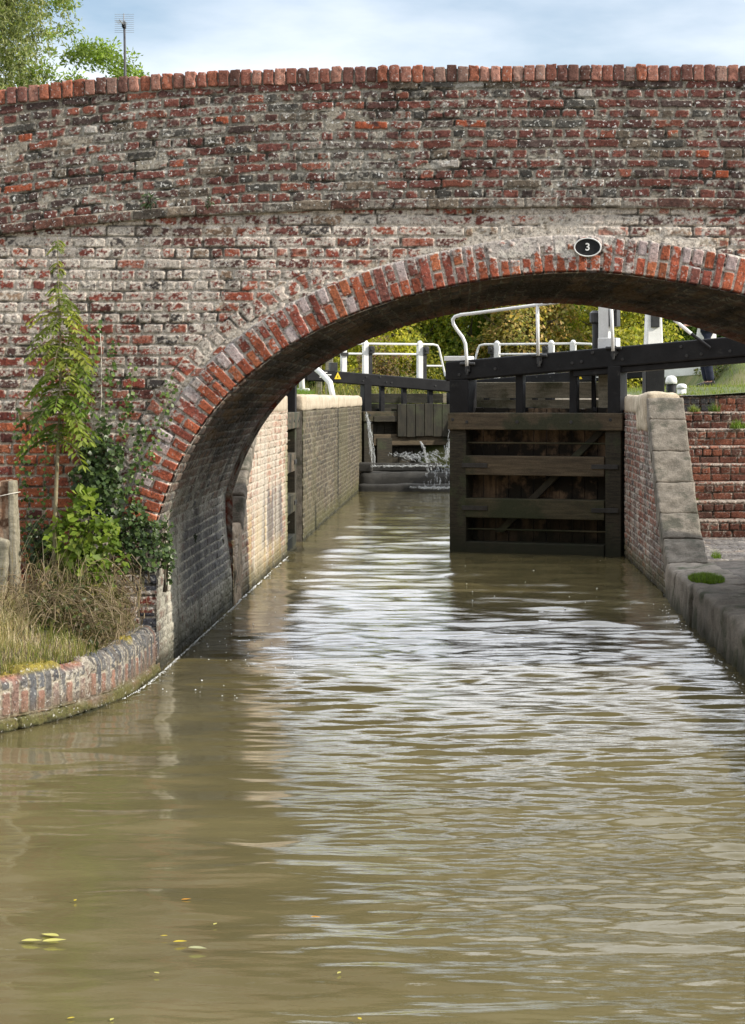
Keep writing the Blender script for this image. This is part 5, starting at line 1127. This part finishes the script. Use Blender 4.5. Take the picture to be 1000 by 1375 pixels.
clump('ivy_clump', 'dark ivy tuft hanging over the edge into the arch', 'ivy', (222, 735, 14.55), (.06, .10, .22), 260, (.022, .038), IVD, 213, .9)
clump('ivy_clump', 'dark ivy low against the wall between the post and the sapling', 'ivy', (52, 735, 14.38), (.10, .08, .22), 420, (.022, .038), IVD, 214, .9)
clump('leafy_shrub', 'bright green leafy shrub at the foot of the bridge wall', 'shrub', (112, 740, 14.12), (.25, .18, .40), 1250, (.045, .085), [(.14, .21, .022), (.19, .27, .03), (.10, .16, .02), (.23, .29, .045)], 215, .62, False, 'leaf', (.3, -.7, .8), .5)
clump('leafy_shrub', 'small yellow green bush low in front of the larger shrub', 'shrub', (128, 803, 13.9), (.13, .10, .085), 420, (.022, .045), [(.30, .31, .03), (.24, .27, .03), (.36, .34, .05)], 216, .6, False, 'leaf', (.3, -.6, .8), .5)
clump('fern', 'little fern sprouting from the string course', 'plant', (202, 268, 14.38), (.05, .03, .04), 26, (.04, .07), [(.03, .055, .02), (.05, .08, .025)], 217, .3)
clump('fern', 'tiny green tuft on the parapet right of the little fern', 'plant', (281, 270, 14.40), (.02, .02, .03), 14, (.025, .04), [(.05, .08, .025)], 218, .3)
clump('fern', 'dark fern tuft on the far edge of the tunnel wall', 'plant', (289, 719, 18.9), (.06, .08, .05), 70, (.03, .06), [(.03, .05, .016), (.05, .07, .02)], 219, .4, stems=2)
clump('fern', 'small dark fern in the middle of the tunnel wall', 'plant', (258, 722, 16.8), (.03, .05, .035), 40, (.025, .045), [(.025, .04, .014)], 220, .4, stems=2)
def sapling():
    b = at(72, 800, 14.0); t = empty('sapling', b, 0, 'slender self sown sapling with drooping feathery leaves against the bridge', 'tree'); o = np.array(b); r = rng(77); rr = random.Random(77)
    st = [(72, 800), (73, 720), (76, 640), (80, 560), (82, 500), (80, 420), (78, 370), (77, 318)]; pts = [Vector(np.array(at(u, v, 14.0 + .25 * i / 7)) - o) for i, (u, v) in enumerate(st)]
    mb = MB().tube(pts, [.017, .015, .013, .010, .008, .006, .004, .002], 8); P = []; D = []; S = []; C = []
    for k in range(128):
        q = rr.random() ** .85; v = 322 + q * 270; x = np.interp(v, [s[1] for s in st[::-1]], [s[0] for s in st[::-1]]); yy = np.interp(v, [318, 800], [14.25, 14.0])
        p0 = np.array(at(x, v, yy)) - o; L = (.05 + .19 * sst(322, 480, v)) * rr.uniform(.7, 1.25); 
        if 345 < v < 400: L *= .6
        a = rr.uniform(0, 6.283); d = np.array([math.cos(a), math.sin(a) * .8, rr.uniform(.15, .6)]); m = 8
        path = [p0 + d * L * f + np.array([0, 0, -1.0]) * L * .75 * f * f for f in np.linspace(0, 1, m + 1)]
        for pnt in path: pnt[1] = min(pnt[1], 14.44 - o[1])
        mb.tube([Vector(pnt) for pnt in path], .0016, 4, False)
        col = leafcols(r, 1, [(.13, .20, .03), (.18, .26, .04), (.09, .15, .024), (.25, .31, .05)] if v > 490 else [(.22, .27, .05), (.34, .36, .07), (.16, .21, .04)], None, .2)[0]
        for i in range(1, m + 1):
            dv = path[i] - path[i - 1]; dv = dv / np.linalg.norm(dv); sd = np.cross(dv, [0, 0, 1.0]); sd /= max(np.linalg.norm(sd), 1e-6)
            for s_ in ((-1, 1) if i < m else (-1, 1, 0)):
                P.append(path[i]); D.append(dv * .55 + sd * s_ * .9 + np.array([0, 0, -.35]) if s_ else dv); S.append(L * .26 * rr.uniform(.8, 1.2) * (.75 + .25 * math.sin(i / m * 3.1)) + .014); C.append(col * rr.uniform(.8, 1.2))
    mb.build('stem', M['stem'], t, True); n = len(P); fc = np.tile(np.array([[.2, -.3, 1.0]]), (n, 1)); leaves('foliage', np.array(P), np.array(D), np.array(S), np.array(C), 'leaf', t, .36, 78, .12, None, fc)
sapling()
tag(MB().tube([Vector(wallp(u, v, .05)) for u, v in ((126, 760), (128, 690), (131, 620), (136, 540), (136, 470), (134, 440))], .0028, 5).build('dead_stem', M['wire'], None, True), 'thin bleached dead stem running up the wall beside the ivy', 'stem')
def post():
    Y = 13.95; p = at(9, 800, Y); t = empty('fence_post', (p.x, Y, p.z), 0, 'split weathered timber fence post at the left edge of the bank', 'post')
    H = at(0, 645, Y).z - p.z; mb = MB(); v, f = rounded_block([(-.075, -.065, -.3), (.085, -.065, -.3), (-.075, .065, -.3), (.085, .065, -.3), (-.06, -.06, H - .02), (.052, -.06, H + .01), (-.06, .06, H), (.052, .06, H)], .016, .010, 9, 11, 4); mb.add(v, f); mb.build('core', M['wood_post'], t, True)
    mb = MB(); v, f = rounded_block([(.04, -.078, -.3), (.098, -.070, -.3), (.04, .07, -.3), (.10, .07, -.3), (.022, -.072, H - .0), (.062, -.066, H + .006), (.02, .066, H), (.062, .066, H)], .012, .005, 7, 9, 6); mb.add(v, f); mb.build('outer_slab', M['wood_grey'], t, True)
    MB().tube([(-.09, -.083, H - .105), (-.02, -.088, H - .10), (.05, -.086, H - .085), (.078, -.05, H - .08), (.08, .05, H - .08)], .0035, 6).build('wire', M['wire'], t, True)
    p2 = at(3, 790, 13.8); mb = MB(); v, f = rounded_block([(p2.x - .10, 13.75, .3), (p2.x + .0, 13.75, .3), (p2.x - .10, 13.83, .3), (p2.x + .0, 13.83, .3), (p2.x - .02, 13.75, 1.0), (p2.x + .055, 13.75, .98), (p2.x - .02, 13.82, 1.0), (p2.x + .055, 13.82, .98)], .025, .012, 8, 9, 8); mb.add(v, f)
    tag(mb.build('fence_stake', M['wood_grey'], None, True), 'short leaning grey stake in front of the split fence post', 'post')
post()

# --- grass and weeds on the right, lock side grass
r = rng(91)
def tuft(name, label, cx, cy, z, rx, ry, n, h, pal, seed, kind=None, w=.0022):
    r = rng(seed); a = r.uniform(0, 6.283, n); q = np.sqrt(r.random(n)); x = cx + np.cos(a) * q * rx; y = cy + np.sin(a) * q * ry
    o = blades(name, np.stack([x, y], 1), np.full(n, z), h * r.uniform(.5, 1.2, n) * (1.1 - .5 * q), (0, -.1, 0), leafcols(r, n, pal, None, .3), w, 'leaf', seed + 1, False); return tag(o, label, 'grass')
GR = [(.11, .18, .02), (.16, .24, .03), (.08, .13, .018)]
tuft('grass_tuft', 'bright green grass tuft growing on the first kerb stone', 2.12, 18.1, .34, .155, .40, 2600, .075, GR, 501)
tuft('grass_tuft', 'fresh green grass on the left lock edge around the white hoop', -2.95, 35.5, 1.95, .40, 2.6, 2600, .20, GR, 521, w=.005)
tuft('grass_tuft', 'small green weed between the wing wall and the landing', 2.55, 20.9, .32, .05, .15, 160, .10, GR, 503)
tuft('grass_tuft', 'thin grass tuft on the third brick step', 2.66, 24.3, .73, .10, .04, 90, .06, GR, 505)
tuft('grass_tuft', 'green grass tuft before the blue bricks of the top step', 3.12, 25.75, 1.75, .08, .05, 150, .16, GR, 507)
tuft('grass_tuft', 'pale leafy weed on the top step by the stone', 2.86, 25.7, 1.75, .08, .05, 120, .11, [(.22, .25, .08), (.14, .18, .04)], 509, w=.005)
tuft('grass_tuft', 'green weed at the right edge of the upper steps', 3.34, 25.3, 1.55, .09, .10, 160, .14, GR, 511, w=.005)
n = 14000; x = np.concatenate([r.uniform(-4.6, XL - .45, n // 3), r.uniform(XR + .55, 7.5, n - n // 3)]); y = r.uniform(27.5, 46, n); z = np.where(x > 0, rside(x, y), 1.95)
blades('grass', np.stack([x, y], 1), z - .01, r.uniform(.03, .11, n) * np.where(x > 5.2, 1.7, .8), (0, 0, 0), leafcols(r, n, [(.12, .17, .03), (.17, .21, .04), (.20, .20, .06)], None, .3), .006, 'leaf', 93)
n = 9000; x = r.uniform(-9, 12, n); y = r.uniform(46.5, 53, n); blades('grass', np.stack([x, y], 1), np.full(n, 1.86), r.uniform(.15, .55, n), (0, 0, 0), leafcols(r, n, [(.10, .13, .03), (.17, .17, .05), (.24, .19, .07)], None, .3), .012, 'leaf', 95)
clump('bramble', 'reddish autumn bramble beyond the left top gate', 'shrub', (512, 500, 50.0), (.75, .5, .8), 2200, (.05, .10), [(.24, .13, .06), (.17, .12, .05), (.26, .20, .06), (.10, .09, .03)], 221, .6, False, 'leaf', (0, -.5, .8), .5)
clump('bramble', 'yellow green bramble seen under the left top beam', 'shrub', (560, 530, 49.0), (1.1, .5, .5), 2600, (.05, .10), [(.28, .24, .05), (.17, .18, .04), (.10, .12, .03)], 222, .6, False, 'leaf', (0, -.5, .8), .5)

clump('bramble', 'low olive hedge at the far right behind the person', 'hedge', (990, 500, 43.0), (.75, .5, .42), 2600, (.05, .10), [(.10, .13, .035), (.15, .17, .05), (.07, .09, .025), (.17, .15, .06)], 223, .6, False, 'leaf', (0, -.5, .8), .5)
# --- fallen leaves and froth on the water
def floating(label, u, v, size, col, ang, cat='leaf', group=None, two=False):
    Y = F * EYE / (v - V0); X = (u - U0) * Y / F; m = MB(); s = size; m.col = col; n = 8
    def lf(ox, oy, s, a):
        c, sn = math.cos(a), math.sin(a); up = []; 
        for k in range(n + 1):
            f = k / n; w = .22 * math.sin(math.pi * f ** .8) * s; up.append((f * s - s / 2, w, .004 + .10 * s * (f - .5) ** 2))
        top = [(ox + x * c - y * sn, oy + x * sn + y * c, z + abs(y) * .25) for x, y, z in up]; bot = [(ox + x * c + y * sn, oy + x * sn - y * c, z + abs(y) * .25) for x, y, z in up]; mid = [(ox + x * c, oy + x * sn, z) for x, y, z in up]
        vs = top + mid + bot; q = n + 1; m.add(vs, [(k, q + k, q + k + 1, k + 1) for k in range(n)] + [(q + k, 2 * q + k, 2 * q + k + 1, q + k + 1) for k in range(n)])
    lf(0, 0, s, ang)
    if two: lf(-.03, .075, s * .9, ang + 2.4)
    o = m.build('fallen_leaf', M['leaf'], None, True, 0, True); o.location = (X, Y, .006); tag(o, label, cat, group)
YL, PY, OR = (.62, .48, .03), (.60, .56, .16), (.60, .27, .02)
floating('long pale yellow leaf lying left of its twin near the bottom left', 43, 1267, .075, PY, .1)
floating('broad pale yellow double leaf near the bottom left of the water', 73, 1267, .085, PY, .3, two=True)
floating('orange leaf alone on the left half of the water', 250, 1211, .040, OR, .4)
floating('orange leaf at the edge of the bright ripples', 424, 1235, .042, OR, -.2)
floating('bright yellow leaf beside a pale twig on the water', 242, 1268, .050, YL, .2)
floating('slender pale willow leaf beside the bright yellow leaf', 265, 1277, .070, (.45, .45, .25), -.2)
for u, v, c in ((101, 1212, YL), (220, 1260, YL), (289, 1244, PY), (95, 1371, YL), (150, 1373, PY), (483, 1372, YL), (210, 1310, PY), (455, 1310, PY)):
    floating('tiny yellowish leaf speck drifting on the murky water', u, v, .026, c, u * .7, group='leaf specks on the water')
def froth():
    mb = MB(); rr = random.Random(12); 
    def dot(x, y, s):
        n = 7; a0 = rr.random() * 6; vs = [(x + math.cos(a0 + 6.283 * k / n) * s * rr.uniform(.6, 1.3), y + math.sin(a0 + 6.283 * k / n) * s * 2 * rr.uniform(.6, 1.3), .012) for k in range(n)] + [(x, y, .018)]
        mb.add(vs, [(k, (k + 1) % n, n) for k in range(n)])
    for i in range(520):
        y = 13.2 + 6.4 * rr.random(); xw = float(np.interp(-y, -WY[:200], WX[:200])) if y < 14.5 else XL
        dot(xw + .040 + abs(rr.gauss(0, .010)), y, rr.uniform(.002, .0045))
    for i in range(130): y = rr.uniform(19.5, 25.2); dot(XL + .03 + abs(rr.gauss(0, .012)), y, rr.uniform(.004, .010))
    for i in range(50): y = rr.uniform(13, 18); dot(XL + .1 + abs(rr.gauss(0, .45)), y, rr.uniform(.003, .008))
    for i in range(24): y = rr.uniform(17, 24.5); dot(rr.uniform(-1.8, 1.9), y, rr.uniform(.004, .009))
    for i in range(60): y = rr.uniform(13.5, 19.5); dot(XR - .10 - abs(rr.gauss(0, .05)), y, rr.uniform(.004, .009))
    tag(mb.build('froth', M['foam'], None), kind='stuff')
froth()

# ------------------------------------------------------------------ person behind the balance beam
def person():
    base = Vector((4.10, 35.0, float(rside(np.array([4.10]), np.array([35.0]))[0]) - .01))
    t = empty('person', base, 0, 'person in white knitted top and navy trousers behind the balance beam', 'person')
    J = dict(pel=(0, 0, .93), sp=(.01, 0, 1.12), ch=(.02, 0, 1.33), nk=(0, 0, 1.47), hd0=(-.02, 0, 1.55), hd=(-.03, 0, 1.64), hd2=(-.02, 0, 1.73),
             lh=(0, .09, .89), lk=(-.05, .10, .50), la=(.03, .10, .09), lt=(-.13, .11, .035), rh=(0, -.09, .89), rk=(.00, -.10, .49), ra=(.07, -.10, .09), rt=(-.10, -.11, .035),
             ls=(.02, .17, 1.40), le=(-.06, .23, 1.13), lw=(-.28, .20, 1.06), rs=(.02, -.17, 1.40), re=(-.05, -.23, 1.13), rw=(-.27, -.20, 1.05))
    R = dict(pel=.125, sp=.115, ch=.135, nk=.055, hd0=.058, hd=.088, hd2=.07, lh=.088, lk=.057, la=.040, lt=.017, rh=.088, rk=.057, ra=.040, rt=.017, ls=.062, le=.042, lw=.028, rs=.062, re=.042, rw=.028)
    E = [('pel', 'sp'), ('sp', 'ch'), ('ch', 'nk'), ('nk', 'hd0'), ('hd0', 'hd'), ('hd', 'hd2'), ('pel', 'lh'), ('lh', 'lk'), ('lk', 'la'), ('la', 'lt'), ('pel', 'rh'), ('rh', 'rk'), ('rk', 'ra'), ('ra', 'rt'), ('ch', 'ls'), ('ls', 'le'), ('le', 'lw'), ('ch', 'rs'), ('rs', 're'), ('re', 'rw')]
    for s, w in ((1, 'lw'), (-1, 'rw')):
        W = Vector(J[w]); pm = w + 'p'; J[pm] = tuple(W + Vector((-.075, 0, -.012))); R[pm] = .026; E.append((w, pm))
        for k in range(4):
            off = (k - 1.5) * .019; ln = (.066, .076, .072, .056)[k]; prev = pm; P0 = Vector(J[pm]) + Vector((-.012, off, 0))
            for q in range(1, 4):
                n = '%sf%d%d' % (w, k, q); f = q / 3; J[n] = tuple(P0 + Vector((-ln * math.sin(f * 1.5) * .8, off * .15, -ln * (1 - math.cos(f * 1.5)) * .8))); R[n] = .0088 - .0012 * q; E.append((prev, n)); prev = n
        n = w + 't1'; J[n] = tuple(W + Vector((-.05, -s * .034, -.012))); R[n] = .011; E.append((w, n)); n2 = w + 't2'; J[n2] = tuple(W + Vector((-.085, -s * .045, -.03))); R[n2] = .008; E.append((n, n2))
    def skin(name, keys, edges, rf, mat, lv=2, root='pel'):
        ks = list(keys); me = bpy.data.meshes.new(name); me.from_pydata([J[k] for k in ks], [(ks.index(a), ks.index(b)) for a, b in edges if a in ks and b in ks], []); o = link(name, me, M[mat], t)
        m = o.modifiers.new('skin', 'SKIN'); m.use_smooth_shade = True
        if not me.skin_vertices: me.attributes
        for i, k in enumerate(ks):
            rr_ = rf(k); me.skin_vertices[0].data[i].radius = (rr_, rr_); me.skin_vertices[0].data[i].use_root = (k == root)
        s = o.modifiers.new('sub', 'SUBSURF'); s.levels = lv; s.render_levels = lv; return o
    def ensure(name, keys, edges, rf, mat, root):
        ks = list(keys); me = bpy.data.meshes.new(name); me.from_pydata([J[k] for k in ks], [(ks.index(a), ks.index(b)) for a, b in edges if a in ks and b in ks], []); o = link(name, me, M[mat], t)
        m = o.modifiers.new('skin', 'SKIN'); m.use_smooth_shade = True
        bm = bmesh.new(); bm.from_mesh(me); lay = bm.verts.layers.skin.verify(); bm.verts.ensure_lookup_table()
        for i, k in enumerate(ks): bm.verts[i][lay].radius = (rf(k), rf(k)); bm.verts[i][lay].use_root = (k == root)
        bm.to_mesh(me); bm.free(); s = o.modifiers.new('sub', 'SUBSURF'); s.levels = 2; s.render_levels = 2; return o
    body = ensure('body', J.keys(), E, lambda k: R[k], 'skin', 'pel')
    J['hem'] = (0, 0, .68); R['hem'] = .15; E.append(('pel', 'hem'))
    ensure('trousers', ['pel', 'lh', 'lk', 'la', 'rh', 'rk', 'ra'], E, lambda k: R[k] + (.022 if k in ('lk', 'rk') else .03 if k in ('la', 'ra') else -.01 if k == 'pel' else .014), 'navy', 'pel')
    ensure('knitted_top', ['hem', 'pel', 'sp', 'ch', 'nk', 'ls', 'le', 'lw', 'rs', 're', 'rw'], E, lambda k: R[k] + (.004 if k == 'nk' else .055 if k in ('pel', 'hem') else .016), 'knit', 'ch')
    for k, s in (('l', 1), ('r', -1)):
        a = Vector(J[k + 'a']); mb = MB(); v, f = rounded_block([(a.x - .20, a.y - .048, -.0), (a.x + .07, a.y - .04, 0), (a.x - .20, a.y + .048, 0), (a.x + .07, a.y + .04, 0), (a.x - .19, a.y - .035, .055), (a.x + .06, a.y - .045, .13), (a.x - .19, a.y + .035, .055), (a.x + .06, a.y + .045, .13)], .035, .003, 8, 9, 2); mb.add(v, f); mb.build('shoe', M['boot'], t, True)
    h = Vector(J['hd']); mb = MB(); n = 18; vs = []; fs = []
    for i in range(9):
        th = i / 8 * 1.75
        for k in range(n):
            a = 6.283 * k / n; cut = 1.0 - .30 * max(0, -math.cos(a)) * (i / 8); q = th * cut; p = h + Vector((.012 + math.sin(q) * math.cos(a) * .108, math.sin(q) * math.sin(a) * .093, .028 + math.cos(q) * .102)); vs.append(p + mnoise.noise_vector(p * 30) * .006)
    for i in range(8):
        for k in range(n): fs.append((i * n + k, i * n + (k + 1) % n, (i + 1) * n + (k + 1) % n, (i + 1) * n + k))
    mb.add(vs, fs); mb.build('hair', M['hair'], t, True)
    for s in (-1, 1):
        c = h + Vector((-.083, s * .032, .012)); MB().lathe([(.001, -.010), (.009, -.005), (.011, 0), (.009, .005), (.001, .010)], c, 10).build('eye', M['boot'], t, True)
        MB().lathe([(.003, -.030), (.012, -.02), (.015, 0), (.012, .022), (.004, .030)], h + Vector((.008, s * .088, -.002)), 8, .8, .5).build('ear', M['skin'], t, True)
    MB().tube([h + Vector((-.086, 0, .012)), h + Vector((-.103, 0, -.012)), h + Vector((-.108, 0, -.026)), h + Vector((-.088, 0, -.032))], [.007, .010, .013, .008], 8).build('nose', M['skin'], t, True)
    MB().tube([h + Vector((-.080, -.022, -.055)), h + Vector((-.089, 0, -.054)), h + Vector((-.080, .022, -.055))], [.003, .006, .003], 6).build('mouth', M['bark'], t, True)
person()
